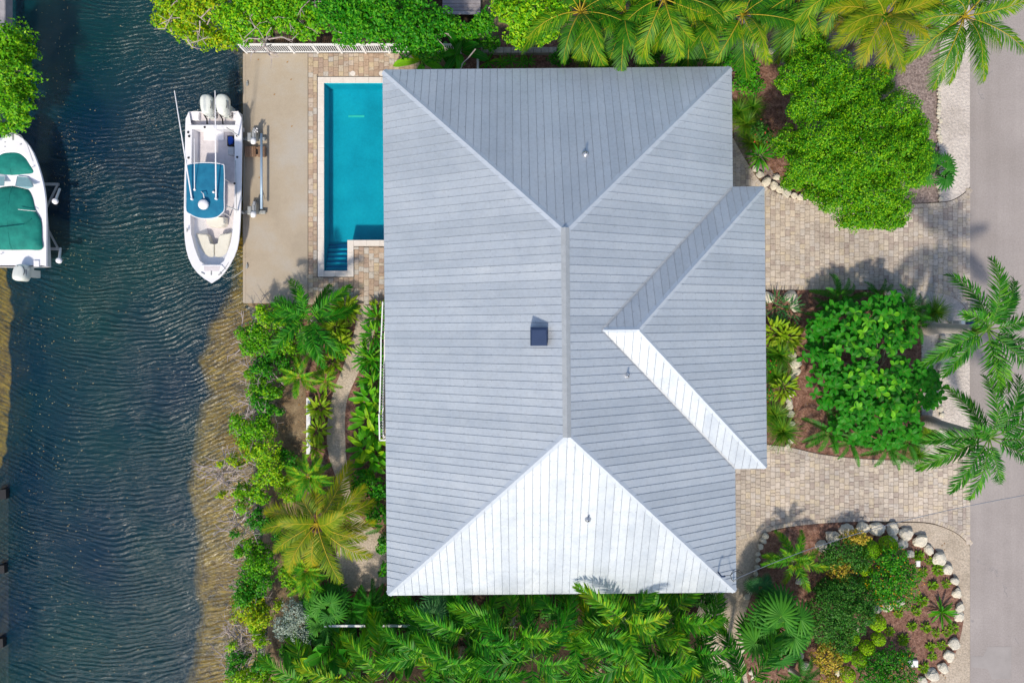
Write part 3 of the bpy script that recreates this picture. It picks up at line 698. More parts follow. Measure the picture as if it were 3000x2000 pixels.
cap_line('ridge_cap', hw(HW - WV, WC, ZW), hw(ap[0] + .06, WC, ZW), .13, dn['n'], dn['s'], MT['cap'])
# valley flashings
for sg in (1, -1):
    a, b = Vector(hw(HW, WC + sg * WV, ZE)), Vector(hw(HW - WV, WC, ZW)); l = (b - a).normalized(); m = MB()
    k = dn['e'] if True else None; r1 = (-(dn['e'] - l * dn['e'].dot(l))).normalized(); k = dn['n' if sg > 0 else 's']; r2 = (-(k - l * k.dot(l))).normalized()
    up = Vector((0, 0, .021)); m.add([a + r1 * .06 + up, a + up, a + r2 * .06 + up, b + r1 * .06 + up, b + up, b + r2 * .06 + up], [(0, 1, 4, 3), (1, 2, 5, 4)]); link('valley_flashing', m.mesh('valley_flashing', MT['ridge'], HB), roof)
# fascia round the eaves
ring = [(-HW, HL), (HW, HL), (HW, WC + WV), (WE, WC + WV), (WE, WC - WV), (HW, WC - WV), (HW, -HL), (-HW, -HL)]
fm = MB(); n = len(ring)
for i in range(n):
    (u0, v0), (u1, v1) = ring[i], ring[(i + 1) % n]; fm.add([hw(u0, v0, ZE - .005), hw(u1, v1, ZE - .005), hw(u1, v1, ZE - .2), hw(u0, v0, ZE - .2)], [(0, 1, 2, 3)])
fm.add([hw(u, v, ZE - .19) for u, v in ring], [tuple(range(n))])
part('fascia', fm, MT['white'], house, HB)
# walls below (mostly hidden under the eaves)
wm = MB(); wu = HW - .6; pr = [(-wu, HL - .6), (wu, HL - .6), (wu, WC + WV - .6), (WE - .6, WC + WV - .6), (WE - .6, WC - WV + .6), (wu, WC - WV + .6), (wu, -HL + .6), (-wu, -HL + .6)]
wm.prism([hw(u, v, 0)[:2] for u, v in pr], 0, ZE - .2); part('wall', wm, MT['wall'], house, HB)
for k in range(5):                     # west windows and doors onto the gallery
    v = -5.2 + k * 2.9
    for nm, wd, z0, z1, mt, o in (('window', 1.1, .9, 2.2, 'glass', .01),):
        q = MB(); x, y, _ = hw(-wu - o, v, 0); q.box((x, y, (z0 + z1) / 2), (.04, wd, z1 - z0), rz=HROT); wdw = part(nm, q, MT[mt], house, HB)
        q = MB()
        for dv in (-wd / 2 - .04, wd / 2 + .04): x, y, _ = hw(-wu - .02, v + dv, 0); q.box((x, y, (z0 + z1) / 2), (.07, .08, z1 - z0 + .16), rz=HROT)
        for zz in (z0 - .04, z1 + .04): x, y, _ = hw(-wu - .02, v, 0); q.box((x, y, zz), (.06, wd, .08), rz=HROT)
        link('window_frame', q.mesh('window_frame', MT['white'], HB), wdw)
# upper gallery on the canal side: slab edge, wall cap, white railing with pickets
def gal(px, py, z): return P(px, py, z)
zt = 3.62
g0 = [(1121, 884), (1118, 985), (1116, 1060), (1112, 1212), (1112, 1288)]
q = MB(); pts = [P(x, y, 2.75) for x, y in [(1122, 884), (1118, 1060), (1112, 1212), (1113, 1289), (1160, 1289), (1160, 884)]]
q.prism([(p.x + .12, p.y) for p in pts], 2.62, 2.75); part('gallery_deck', q, MT['concrete'], house, HB)
def rail(pa, pb, z0, z1, name='gallery_railing', step=.12):
    a, b = P(*pa, z1), P(*pb, z1); d = b - a; l = d.length; rz = math.atan2(d.y, d.x); q = MB()
    q.box(((a.x + b.x) / 2, (a.y + b.y) / 2, z1), (l, .05, .05), rz=rz); q.box(((a.x + b.x) / 2, (a.y + b.y) / 2, z0 + .1), (l, .05, .05), rz=rz)
    r = part(name, q, MT['white'], house, HB)
    pk = MB(); pk.box((0, 0, (z0 + .1 + z1) / 2), (.03, .03, z1 - z0 - .1)); pme = pk.mesh('picket', MT['white'])
    for i in range(1, int(l / step)):
        p = a + d * (i * step / l); link('picket', pme, r, (p.x - HB[0], p.y - HB[1], 0), (0, 0, rz))
rail((1121.5, 884), (1117, 985), 2.75, zt); rail((1116.5, 986), (1116, 1062), 2.75, zt + .04, step=.9); rail((1116, 1063), (1112, 1211), 2.75, zt); rail((1110.5, 1212), (1112.5, 1289), 2.75, zt + .06); rail((1112, 1289), (1150, 1289), 2.75, zt + .06)
# vent pipes through the roof
def roof_z(u, v):
    z = min(HW - abs(u), HL - abs(v)); return ZE + SL * max(0, z)
def uv(px, py):
    z = ZE + 2
    for _ in range(6):
        p = P(px, py, z); dx, dy = p.x - HC.x, p.y - HC.y; c, s = math.cos(-HROT), math.sin(-HROT); u, v = dx * c - dy * s, dx * s + dy * c; z = roof_z(u, v)
    return u, v, z
for px, py, r in ((1715, 453, .105), (1837, 1100, .085), (1722, 1519, .10)):
    u, v, z = uv(px, py); x, y, _ = hw(u, v, 0); q = MB(); q.lathe((x, y, z - .05), [(r * 1.25, -.02), (r * 1.25, .10), (r * .9, .13), (r * .55, .2)], 18)
    vp = part('vent_flashing', q, MT['lead'], house, HB, True); q = MB(); q.lathe((x, y, z), [(r * .42, .1), (r * .42, .32), (r * .3, .33)], 14); q.lathe((x, y, z), [(r * .26, .33), (r * .26, .335)], 12, 1)
    link('vent_pipe', q.mesh('vent_pipe', [MT['lead'], MT['dark']], HB), vp)
u, v, z = uv(1578, 985); x, y, _ = hw(u, v, 0); q = MB()
q.add([(x - .30, y - .33, z - .3), (x + .30, y - .33, z - .3), (x + .30, y + .33, z - .3), (x - .30, y + .33, z - .3), (x - .30, y - .33, z + .42), (x + .30, y - .33, z + .42), (x + .30, y + .33, z + .42), (x - .30, y + .33, z + .42), (x - .26, y - .31, z + .48), (x + .26, y - .31, z + .48), (x + .24, y + .24, z + .48), (x - .24, y + .24, z + .48)],
      [(0, 1, 5, 4), (1, 2, 6, 5), (2, 3, 7, 6), (3, 0, 4, 7), (4, 5, 9, 8), (5, 6, 10, 9), (6, 7, 11, 10), (7, 4, 8, 11), (8, 9, 10, 11)])
part('chimney_hood', q, MT['hood'], house, HB)
# service mast and drip loops
p = P(2114, 1688, 4.9); q = MB(); q.tube([(p.x, p.y, 3.6), (p.x, p.y, 4.9), (p.x + .06, p.y + .04, 5.0), (p.x + .12, p.y + .03, 4.93)], .035, 8); part('service_mast', q, MT['hood'], house, HB)
q = MB()
for k in range(2):
    q.tube([P(2117, 1686, 4.92), P(2140, 1684, 4.75), P(2148, 1676 - 6 * k, 4.72), P(2165, 1669 + 6 * k, 4.75), P(2178, 1680, 4.8)], .012, 5)
    q.tube([P(2140, 1684, 4.75), P(2143, 1695, 4.5), P(2150, 1703, 4.4)], .012, 5)
part('drip_loop', q, MT['dark'], house, HB)
q = MB(); q.tube([(P(2151, 1702, 4.1).x, P(2151, 1702, 4.1).y, 4.05), P(2153, 1698, 4.35)], .03, 6); part('cable_bracket', q, MT['galv'], house, HB)
a, b = P(2154, 1696, 4.3), P(2990, 1452, 6.8); q = MB(); q.tube([a.lerp(b, t) - Vector((0, 0, .9 * 4 * t * (1 - t))) for t in np.linspace(0, 1.25, 26)], .013, 6)
tag(link('overhead_cable', q.mesh('overhead_cable', MT['cable'], a), None, a), 'thin grey overhead service cable from house corner across the flower bed', 'cable')
# ================================================================== BOATS AND DOCK THINGS
def resample(pts, n):
    pts = [np.array(p, float) for p in pts]; d = [0.0]
    for i in range(1, len(pts)): d.append(d[-1] + np.linalg.norm(pts[i] - pts[i - 1]))
    return [tuple(np.array([np.interp(t, d, [p[k] for p in pts]) for k in range(len(pts[0]))])) for t in np.linspace(0, d[-1], n)]
def hull_from(outer, inner, zg, zb, zf, zk, base, parent, N=44, transom_cut=None, names=('hull', 'gunwale', 'cockpit_sole')):
    """outer / inner: pixel outlines from port stern round the bow to starboard stern (seen at gunwale height)"""
    half = N // 2
    def loop(pts, zfun):
        k = len(pts) // 2; a = resample(smooth_line(pts[:k + 1], 5), half); b = resample(smooth_line(pts[k:], 5), half)
        return a + b[1:]
    O = loop(outer, None); I = loop(inner, None); n = len(O); y0 = O[0][1]; yb = O[half - 1][1]
    zf_ = lambda p: zg + (zb - zg) * max(0, min(1, (p[1] - y0) / (yb - y0))) ** 2.2
    Ow = [P(p[0], p[1], zf_(p)) for p in O]; Iw = [P(p[0], p[1], zf_(p) + .01) for p in I]
    cx = (Ow[0].x + Ow[-1].x) / 2
    chine, keel = [], []
    for i, p in enumerate(Ow):
        s = min(i, n - 1 - i) / (half - 1)          # 0 stern .. 1 bow
        kx = .90 - .42 * s ** 1.5
        sterny = Ow[0].y; yy = p.y + (sterny - p.y) * (.04 + .12 * s ** 2) * s
        chine.append(Vector((cx + (p.x - cx) * kx, yy, zg - .55 + .30 * s ** 2)))
        keel.append(Vector((cx + (p.x - cx) * .06 * (1 - s), p.y + (sterny - p.y) * (.05 + .16 * s ** 2) * s, zk + (zg - zk) * .45 * s ** 3)))
    h = MB(); vs_ = Ow + chine + keel; fs = []
    for i in range(n - 1): fs += [(i, i + 1, n + i + 1, n + i), (n + i, n + i + 1, 2 * n + i + 1, 2 * n + i)]
    fs.append((0, n, 2 * n, 3 * n - 1, 2 * n - 1, n - 1))
    h.add(vs_, fs); hull = part(names[0], h, MT['gel'], parent, base, True)
    for pl in hull.data.polygons: pl.use_smooth = len(pl.vertices) == 4
    g = MB(); Om = [p + Vector((0, 0, .035)) for p in Ow]; out = [p + Vector(((p.x - cx) * .012, 0, .0)) for p in Ow]
    vs_ = out + Om + Iw + [Vector((p.x + (cx - p.x) * .03, p.y, zf)) for p in Iw]; fs = []
    for k in range(3):
        for i in range(n - 1): fs.append((k * n + i, k * n + i + 1, (k + 1) * n + i + 1, (k + 1) * n + i)[::-1])
    g.add(vs_, fs); gun = part(names[1], g, MT['gel'], parent, base)
    f = MB(); fl = [Vector((p.x + (cx - p.x) * .03, p.y, zf)) for p in Iw]; vs_ = fl
    f.add(vs_, [(i, i + 1, n - 2 - i, n - 1 - i) for i in range(half - 1)]); part(names[2], f, MT['gel_floor'], parent, base)
    return Ow, Iw
def pbox(mb, x0, y0, x1, y1, z0, z1, m=0, bev=.03):
    a, b = P(x0, y0, z1), P(x1, y1, z1); mb.bbox(((a.x + b.x) / 2, (a.y + b.y) / 2, (z0 + z1) / 2), (abs(b.x - a.x), abs(a.y - b.y), z1 - z0), bev, m)
def soft_poly(mb, pts, z0, z1, bev=.05, m=0):
    """cushion: polygon block with rounded top rim"""
    w = [P(x, y, z1) for x, y in pts]; cx = sum(p.x for p in w) / len(w); cy = sum(p.y for p in w) / len(w); n = len(w); vs_ = []
    if sum(w[i].x * w[(i + 1) % n].y - w[(i + 1) % n].x * w[i].y for i in range(n)) < 0: w = w[::-1]
    for z, k in ((z0, 1), (z1 - bev, 1), (z1 - bev * .3, .955), (z1, .89)):
        vs_ += [(cx + (p.x - cx) * k, cy + (p.y - cy) * k, z) for p in w]
    fs = [tuple(range(3 * n, 4 * n))]
    for r in range(3): fs += [(r * n + i, r * n + (i + 1) % n, (r + 1) * n + (i + 1) % n, (r + 1) * n + i) for i in range(n)]
    mb.add(vs_, fs, m)
def outboard(parent, base, cx, y0, y1, ztop, w=.40, flip=1, tilt=0.0):
    """cowl seen from above; y0 = aft end pixel, y1 = forward end pixel (flip=-1 when the bow points up)"""
    a, b = P(cx, y0, ztop), P(cx, y1, ztop); L_ = abs(a.y - b.y); c = (a + b) / 2; m = MB(); N = 20; rings = []
    prof = [(-.62, .62, 1.0), (-.45, .92, 1.0), (-.15, 1.0, 1.0), (-.02, .86, .93), (.035, .62, .80), (.05, .2, .4)]
    for z, k, kl in prof:
        r = []
        for i in range(N):
            t = 2 * math.pi * i / N; ex = math.copysign(abs(math.cos(t)) ** .8, math.cos(t)); ey = math.copysign(abs(math.sin(t)) ** .75, math.sin(t))
            taper = 1 - .16 * (ey * -flip)
            r.append((c.x + ex * w / 2 * k * taper, c.y + ey * L_ / 2 * (kl if z < 0 else kl), ztop + z + tilt * ey))
        rings.append(r)
    vs_ = [v for r in rings for v in r]; fs = []
    for k in range(len(rings) - 1): fs += [(k * N + i, k * N + (i + 1) % N, (k + 1) * N + (i + 1) % N, (k + 1) * N + i) for i in range(N)]
    fs.append(tuple((len(rings) - 1) * N + i for i in range(N))); m.add(vs_, fs)
    mo = part('outboard_motor', m, MT['cowl'], parent, base, True)
    s = MB(); e = [(c.x + w * .47 * math.cos(t), c.y + flip * -.02 + L_ * .40 * math.sin(t), ztop - .02 + tilt * math.sin(t)) for t in np.linspace(-.5, 1.1, 9)]
    s.tube(e, .012, 5); link('cowl_stripe', s.mesh('cowl_stripe', MT['dark'], base), mo)
    s = MB(); s.box((c.x + w * .495, c.y - .02, ztop - .13), (.012, L_ * .40, .07)); link('cowl_lettering', s.mesh('cowl_lettering', MT['cowl_grey'], base), mo)
    s = MB(); s.box((c.x, c.y - flip * L_ * .37, ztop + .02), (.05, .02, .012)); link('cowl_latch', s.mesh('cowl_latch', MT['dark'], base), mo)
    s = MB(); s.box((c.x, c.y, ztop - 1.0), (.16, .34, .85), taper=1.0); s.box((c.x, c.y - flip * .3, ztop - .75), (.26, .30, .3)); link('motor_leg', s.mesh('motor_leg', MT['cowl'], base), mo)
    return mo
# ---------------- centre console on the dock lift
bx = P(621, 580, 0); B1 = (bx.x, bx.y, -.9)
boat = thing('centre_console_boat', 'white centre console boat with blue canvas top and twin outboards beside dock', 'boat', B1)
ZG = .70
zz = lambda x, y: (500 + x * .3892, 230 + y * .3892)
outer = [zz(*p) for p in [(140, 250), (118, 275), (112, 420), (109, 650), (103, 900), (104, 1130), (118, 1280), (152, 1390), (205, 1465), (262, 1512), (311, 1541), (360, 1512), (420, 1444), (478, 1345), (514, 1225), (528, 1000), (535, 700), (537, 420), (533, 275), (508, 247)]]
inner = [zz(*p) for p in [(160, 375), (160, 400), (158, 500), (155, 700), (150, 900), (150, 1130), (168, 1230), (200, 1330), (236, 1398), (262, 1404), (311, 1406), (360, 1404), (386, 1398), (420, 1330), (452, 1230), (470, 1100), (480, 900), (482, 640), (480, 450), (478, 375)]]
Ow, Iw = hull_from(outer, inner, ZG, .92, .08, -.55, B1, boat)
m = MB(); pbox(m, 556, 331, 695, 366, .1, .40); part('splash_well', m, MT['gel_floor'], boat, B1)
m = MB(); pbox(m, 551, 365, 701, 377, .1, .735); pbox(m, 552, 326, 582, 352, .1, .60); pbox(m, 683, 326, 697, 352, .1, .68); part('transom_deck', m, MT['gel'], boat, B1)
m = MB(); pbox(m, 596, 377, 656, 411, .08, .14); part('deck_hatch', m, MT['gel'], boat, B1)
m = MB(); pbox(m, 665, 397, 687, 427, .08, .34, bev=.02); lw = part('livewell', m, MT['dark'], boat, B1)
m = MB(); soft_poly(m, [(667, 401), (678, 399), (683, 408), (680, 420), (670, 424), (667, 414)], .33, .44, .06); link('blue_bundle', m.mesh('blue_bundle', MT['blue'], B1), lw)
m = MB(); pbox(m, 667, 430, 685, 453, .08, .46); part('cooler', m, MT['greybox'], boat, B1)
m = MB(); pbox(m, 574, 520, 634, 628, .08, 1.0, bev=.1); part('console', m, MT['gel'], boat, B1)
m = MB(); pbox(m, 578, 474, 632, 498, .08, .82, bev=.06); part('leaning_seat', m, MT['cush'], boat, B1)
m = MB(); soft_poly(m, [zz(*p) for p in [(263, 1040), (400, 1040), (404, 1090), (385, 1112), (335, 1118), (285, 1112), (264, 1090)]], .1, .55, .12); part('console_seat', m, MT['cush'], boat, B1)
for pts in ([(185, 1162), (268, 1170), (283, 1185), (297, 1240), (326, 1246), (326, 1408), (242, 1404), (205, 1320)], [(455, 1158), (372, 1172), (360, 1190), (352, 1238), (330, 1246), (330, 1408), (384, 1404), (424, 1318)]):
    m = MB(); soft_poly(m, [zz(*p) for p in pts], .08, .46, .06); part('bow_cushion', m, MT['cush'], boat, B1)
m = MB(); w = [P(*zz(*p), .9) for p in [(236, 1404), (386, 1404), (420, 1440), (311, 1535), (205, 1455)]]; m.prism([(p.x, p.y) for p in w], .80, .935); part('bow_deck', m, MT['gel'], boat, B1)
m = MB(); w = [P(*zz(*p), .95) for p in [(248, 1414), (374, 1414), (362, 1450), (252, 1450)]]; m.prism([(p.x, p.y) for p in w], .90, .945); part('anchor_hatch', m, MT['gel_floor'], boat, B1)
for x, y in [(137, 435), (133, 597), (498, 430), (500, 592), (122, 1177), (495, 1133), (150, 1303), (467, 1300), (255, 367), (212, 1425), (405, 1424), (130, 405), (480, 790)]:
    p = P(*zz(x, y), .76); m = MB(); m.lathe((p.x, p.y, .60), [(.05, 0), (.05, .16), (.03, .165)], 10); part('rod_holder', m, MT['dark'], boat, B1)
for x, y, r in [(245, 1466, .5), (307, 1466, 1.57), (372, 1474, 2.6), (125, 1140, 1.57)]:
    p = P(*zz(x, y), .93); m = MB(); m.box((p.x, p.y, .955), (.18, .035, .04), rz=-r); m.box((p.x, p.y, .93), (.06, .05, .06), rz=-r); part('cleat', m, MT['galv'], boat, B1)
# T-top
ZT = 2.35
top = smooth_line([zz(*p) for p in [(118, 668), (125, 650), (170, 640), (250, 634), (340, 638), (392, 648), (402, 662), (405, 760), (403, 900), (404, 985), (385, 1015), (350, 1042), (300, 1053), (240, 1054), (190, 1043), (150, 1022), (118, 996), (116, 900), (116, 760), (118, 668)]], 3)[:-1]
w = [P(x, y, ZT) for x, y in top]; c = sum(w, Vector()) / len(w); m = MB(); n = len(w); vs_ = []
for k, z in ((1.0, -.05), (1.0, .0), (.96, .03), (.6, .075), (.2, .09)): vs_ += [(c.x + (p.x - c.x) * k, c.y + (p.y - c.y) * k, ZT + z) for p in w]
fs = [tuple(range(4 * n, 5 * n)), tuple(range(n))[::-1]]
for r in range(4): fs += [(r * n + i, r * n + (i + 1) % n, (r + 1) * n + (i + 1) % n, (r + 1) * n + i) for i in range(n)]
m.add(vs_, fs); tt = part('canvas_top', m, MT['canvas_blue'], boat, B1)
m = MB(); m.tube([(p.x, p.y, ZT + .0) for p in w + [w[0]]], .022, 6, cap=False); link('top_frame_rim', m.mesh('top_frame_rim', MT['gel'], B1), tt)
for sx in (560, 645):
    for sy, dy in ((505, 0), (612, 0)):
        a = P(sx, sy, ZT - .05); m = MB(); m.tube([(a.x, a.y, ZT - .05), (a.x + (B1[0] - a.x) * .25, a.y, 1.2), (a.x + (B1[0] - a.x) * .35, a.y, .08)], .028, 8); part('top_leg', m, MT['alu'], boat, B1)
m = MB(); p = P(593, 598, ZT + .3); m.lathe((p.x, p.y, ZT + .08), [(.14, 0), (.215, .04), (.225, .14), (.20, .20), (.1, .235)], 26); part('radar_dome', m, MT['gel'], boat, B1, True)
m = MB(); m.tube([P(590, 562, ZT + .12), P(596, 568, ZT + .3), P(598, 580, ZT + .32)], .022, 7); part('anchor_light_arm', m, MT['gel'], boat, B1)
for x, y in ((624, 562),): m = MB(); p = P(x, y, ZT + .2); m.lathe((p.x, p.y, ZT + .06), [(.055, 0), (.055, .1), (.03, .14)], 12); part('gps_antenna', m, MT['gel'], boat, B1, True)
for a, b in (((562, 583), (511, 266)), ((633, 582), (630, 266))):
    m = MB(); s, e = P(*a, ZT + .15), P(*b, ZT + 1.05); m.tube([s, s.lerp(e, .5), e], [.034, .027, .016], 8); m.lathe((s.x, s.y, ZT + .05), [(.055, 0), (.055, .14), (.03, .16)], 10); part('outrigger_pole', m, MT['gel'], boat, B1)
m = MB(); s, e = P(570, 556, ZT + .12), P(569, 405, ZT + .6); m.tube([s, e], [.02, .01], 7); m.lathe((s.x, s.y, ZT + .06), [(.05, 0), (.05, .08)], 8); part('radio_antenna', m, MT['gel'], boat, B1)
m = MB()
for x in (545.5, 690): m.tube([P(x, 470, .78), P(x + (-3 if x < 600 else 3), 640, .78)], .012, 5)
part('side_grab_rail', m, MT['galv'], boat, B1)
m = MB(); m.tube([P(*zz(466, 1290), .8), P(*zz(440, 1380), .88), P(*zz(400, 1440), .97), P(*zz(365, 1475), 1.0)], .014, 6); m.tube([P(*zz(497, 970), .76), P(*zz(490, 1180), .8), P(*zz(466, 1290), .84)], .012, 6); part('bow_rail', m, MT['galv'], boat, B1)
m = MB(); m.box((P(540.5, 560, ZG).x + .0, P(0, 560, ZG).y, .62), (.01, .01, .01)); 
outboard(boat, B1, 601, 273.5, 335, 1.38, .56); outboard(boat, B1, 647, 272.5, 334, 1.38, .56)
m = MB()
for x in (601, 647): m.tube([P(x - 3, 336, .8), P(x + 5, 350, .62), P(x + 6, 366, .6)], .035, 7)
for x in (596, 642): m.tube([P(x, 337, .85), P(x + 20, 346, .72), P(x + 42, 338, .85)], .014, 5)
part('rigging_hose', m, MT['dark'], boat, B1)
# ---------------- boat lift on the dock edge: two hoist units, drive tube, guide posts, cradle beams
ls = thing('boat_lift', 'galvanised boat lift with two motor units and blue-grey drive tube on dock edge', 'boat lift', (*P(742, 500).xy, .02)); LB = (*P(742, 500).xy, .02)
for y in (407, 622):
    m = MB(); pbox(m, 716, y - 6, 777, y + 4, .12, .24, bev=.02); beam = part('support_beam', m, MT['galv'], ls, LB)
    m = MB(); pbox(m, 724, y - 19, 736, y + 6, .1, .62, bev=.03); pbox(m, 737, y - 26, 749, y, .24, .66, bev=.02); part('gearbox', m, MT['galv'], ls, LB)
    m = MB(); pbox(m, 740, y - 33, 747, y - 22, .3, .74, bev=.02); pbox(m, 741, y - 20, 745, y - 3, .6, .72, bev=.01); part('hoist_shaft', m, MT['cowl_grey'], ls, LB)
    m = MB(); p = P(741, y + 5, .7); m.tube([(p.x, p.y + .12, .62), (p.x, p.y - .02, .62), (p.x - .03, p.y - .12, .62), (p.x - .03, p.y - .15, .62)], [.12, .13, .10, .05], 14); part('hoist_motor', m, MT['gel'], ls, LB, True)
    m = MB(); a = P(716, y + 3); m.tube([(a.x, a.y, .1), (a.x, a.y, .3)], .05, 8); m.tube([(a.x, a.y, .2), (a.x + .01, a.y, 2.15)], .033, 8); part('guide_post', m, MT['white'], ls, LB)
    m = MB(); a, b = P(550, y, -.75), P(735, y, -.75); m.box(((a.x + b.x) / 2, a.y, -.72), (b.x - a.x, .18, .22)); part('cradle_beam', m, MT['galv'], ls, LB)
    m = MB(); a = P(722, y, 0); m.tube([(a.x - .18, a.y, -2.6), (a.x - .18, a.y, .2)], .07, 8); part('lift_track', m, MT['galv'], ls, LB)
for x in (590, 655):
    m = MB(); a, b = P(x, 370, -.5), P(x, 690, -.5); m.box((a.x, (a.y + b.y) / 2, -.56), (.12, a.y - b.y, .12)); part('bunk_board', m, MT['wood'], ls, LB)
m = MB(); a, b = P(765.5, 391, .62), P(765.5, 612, .62); m.tube([(a.x, a.y, .6), (b.x, b.y, .6)], .055, 12); part('drive_tube', m, MT['tube'], ls, LB, True)
m = MB(); m.tube([P(748, 380, .6), P(757, 385, .7), P(754, 396, .35), P(746, 404, .3)], .012, 5); m.tube([P(748, 580, .6), P(755, 598, .6), P(756, 605, .55), P(762, 606, .6)], .012, 5); m.tube([P(752, 626, .3), P(762, 627, .15), P(768, 620, .2)], .012, 5); part('power_lead', m, MT['dark'], ls, LB)
m = MB(); p = P(748, 380, .7)
for dx, dy in ((0, 0), (4, -5), (-3, 5), (5, 4)): q = P(748 + dx, 381 + dy, .72); m.lathe((q.x, q.y, .62), [(.03, 0), (.04, .06), (.02, .1)], 8)
part('limit_switch', m, MT['gel'], ls, LB)
# wooden step box by the lift: five planks and two feet
st = thing('wooden_step', 'brown wooden step of planks on dock beside the boat lift', 'step', (*P(745, 443).xy, .02)); SB = (*P(745, 443).xy, .02)
for x0, x1 in ((717, 722.7), (723.2, 729), (729.5, 735.5), (736, 742), (742.5, 749), (756, 763.5), (764.5, 771), (771.5, 778.5)):
    m = MB(); pbox(m, x0, 428.5, x1, 459 + (1 if x0 > 750 else 0), .2, .245, bev=.006); part('plank', m, MT['wood'], st, SB)
m = MB(); pbox(m, 718, 431, 778, 435, .02, .2, bev=.005); pbox(m, 718, 452, 778, 456, .02, .2, bev=.005); part('frame', m, MT['wood'], st, SB)
# mooring lines and cleats
def rope(label, pts, r=.018):
    m = MB(); pts = smooth_line([tuple(p) for p in pts], 5); m.tube(pts, r, 6); b = pts[-1]; tag(link('mooring_line', m.mesh('mooring_line', MT['rope'], b), None, b), label, 'rope', 'mooring lines')
rope('slack bow mooring line from white boat down to the dock cleat', [P(645, 797, .95), P(655, 812, .4), P(680, 812, -.1), P(706, 797, -.05), P(724, 780, .06)])
rope('mooring line from the stern quarter of white boat to dock edge', [P(706, 352, .72), P(712, 366, .5), P(718, 340, .3), P(719, 318, .08), P(725, 300, .06)], .012)
rope('mooring line running along the side of white boat between lift units', [P(707, 395, .72), P(713, 430, .35), P(716, 500, .2), P(713, 570, .3), P(702, 600, .75)], .014)
for k, (x, y) in enumerate([(725, 246), (724, 780)]):
    m = MB(); p = P(x, y, .05); m.box((p.x, p.y, .09), (.06, .22, .04)); m.box((p.x, p.y, .05), (.1, .1, .06)); tag(link('dock_cleat', m.mesh('dock_cleat', MT['galv'], p), None, p), ['small steel dock cleat near the railing end of dock', 'small steel dock cleat holding the bow mooring line'][k], 'cleat', 'dock cleats')
# ---------------- second boat on the far bank, on its own lift
bx = P(35, 590, 0); B2 = (bx.x, bx.y, -.9)
boat2 = thing('covered_bowrider_boat', 'white boat under dark green canvas covers on lift by far bank', 'boat', B2)
def z2(x, y): return (x * .3189, 350 + y * .3189)
ro = [(430, 1350), (431, 1100), (430, 880), (422, 720), (398, 570), (352, 410), (300, 285), (235, 195), (170, 148), (110, 128)]
fl = lambda p, cx=35: (2 * cx - p[0], p[1])
R_ = [z2(*p) for p in ro]; outer2 = [fl(p) for p in R_] + R_[::-1][1:]
ri = [(385, 1340), (386, 1100), (384, 880), (372, 720), (346, 570), (318, 470), (288, 380), (235, 310), (170, 285), (110, 280)]
Ri = [z2(*p) for p in ri]; inner2 = [fl(p) for p in Ri] + Ri[::-1][1:]
# outlines run stern->bow with y decreasing, so mirror the pixel axis for the loft then flip back
def hull2():
    ZG2 = .35; half = 20
    def lp(pts):
        k = len(pts) // 2; a = resample(smooth_line(pts[:k + 1], 5), half); b = resample(smooth_line(pts[k:], 5), half); return a + b[1:]
    O, I = lp(outer2), lp(inner2); n = len(O)
    zf = lambda i: ZG2 + .28 * (min(i, n - 1 - i) / (half - 1)) ** 2.2
    Ow = [P(p[0], p[1], zf(i)) for i, p in enumerate(O)]; Iw = [P(p[0], p[1], zf(i) + .06) for i, p in enumerate(I)]; cx = P(35, 0, .4).x
    ch = [Vector((cx + (p.x - cx) * (.92 - .4 * (min(i, n - 1 - i) / (half - 1)) ** 1.5), p.y - .5 * (min(i, n - 1 - i) / (half - 1)) ** 2, -.15 + .25 * (min(i, n - 1 - i) / (half - 1)) ** 2)) for i, p in enumerate(Ow)]
    ke = [Vector((cx + (p.x - cx) * .05, p.y - .8 * (min(i, n - 1 - i) / (half - 1)) ** 2, -.7)) for i, p in enumerate(Ow)]
    h = MB(); vs_ = Ow + ch + ke; fs = []
    for i in range(n - 1): fs += [(i, n + i, n + i + 1, i + 1), (n + i, 2 * n + i, 2 * n + i + 1, n + i + 1)]
    fs.append((0, n - 1, 2 * n - 1, 3 * n - 1, 2 * n, n)); h.add(vs_, fs); part('hull', h, MT['gel'], boat2, B2)
    g = MB(); out = [Vector((p.x + (p.x - cx) * .015, p.y, p.z - .02)) for p in Ow]; Om = [p + Vector((0, 0, .05)) for p in Ow]; vs_ = out + Om + Iw; fs = []
    for k in range(2):
        for i in range(n - 1): fs.append((k * n + i, k * n + i + 1, (k + 1) * n + i + 1, (k + 1) * n + i))
    g.add(vs_, fs); part('gunwale', g, MT['gel'], boat2, B2)
    # stern deck
    f = MB(); f.add([Iw[i] - Vector((0, 0, .02)) for i in range(n)], [(i, i + 1, n - 2 - i, n - 1 - i) for i in range(half - 1)]); part('deck', f, MT['gel'], boat2, B2)
hull2()
def cover(name, pts, z, crown, mat, seed):
    w = [P(x, y, z) for x, y in smooth_line(pts + [pts[0]], 4)[:-1]]; c = sum(w, Vector()) / len(w); n = len(w); m = MB(); vs_ = []
    for k, zc in ((1.0, -.12), (1.0, 0), (.9, .3), (.72, .62), (.5, .84), (.28, .95), (.1, 1.0)):
        for i, p in enumerate(w):
            q = Vector((c.x + (p.x - c.x) * k, c.y + (p.y - c.y) * k, 0)); rip = .035 * noise.noise((q.x * 1.4 + seed, q.y * 2.2, 0)) * (1 if zc > 0 else 0); vs_.append((q.x, q.y, z + zc * crown + rip))
    fs = [tuple(range(6 * n, 7 * n))]
    for r in range(6): fs += [(r * n + i, r * n + (i + 1) % n, (r + 1) * n + (i + 1) % n, (r + 1) * n + i) for i in range(n)]
    m.add(vs_, fs); return part(name, m, mat, boat2, B2, True)
def sym(r): a = [z2(*p) for p in r]; return a + [fl(p) for p in a[::-1]]
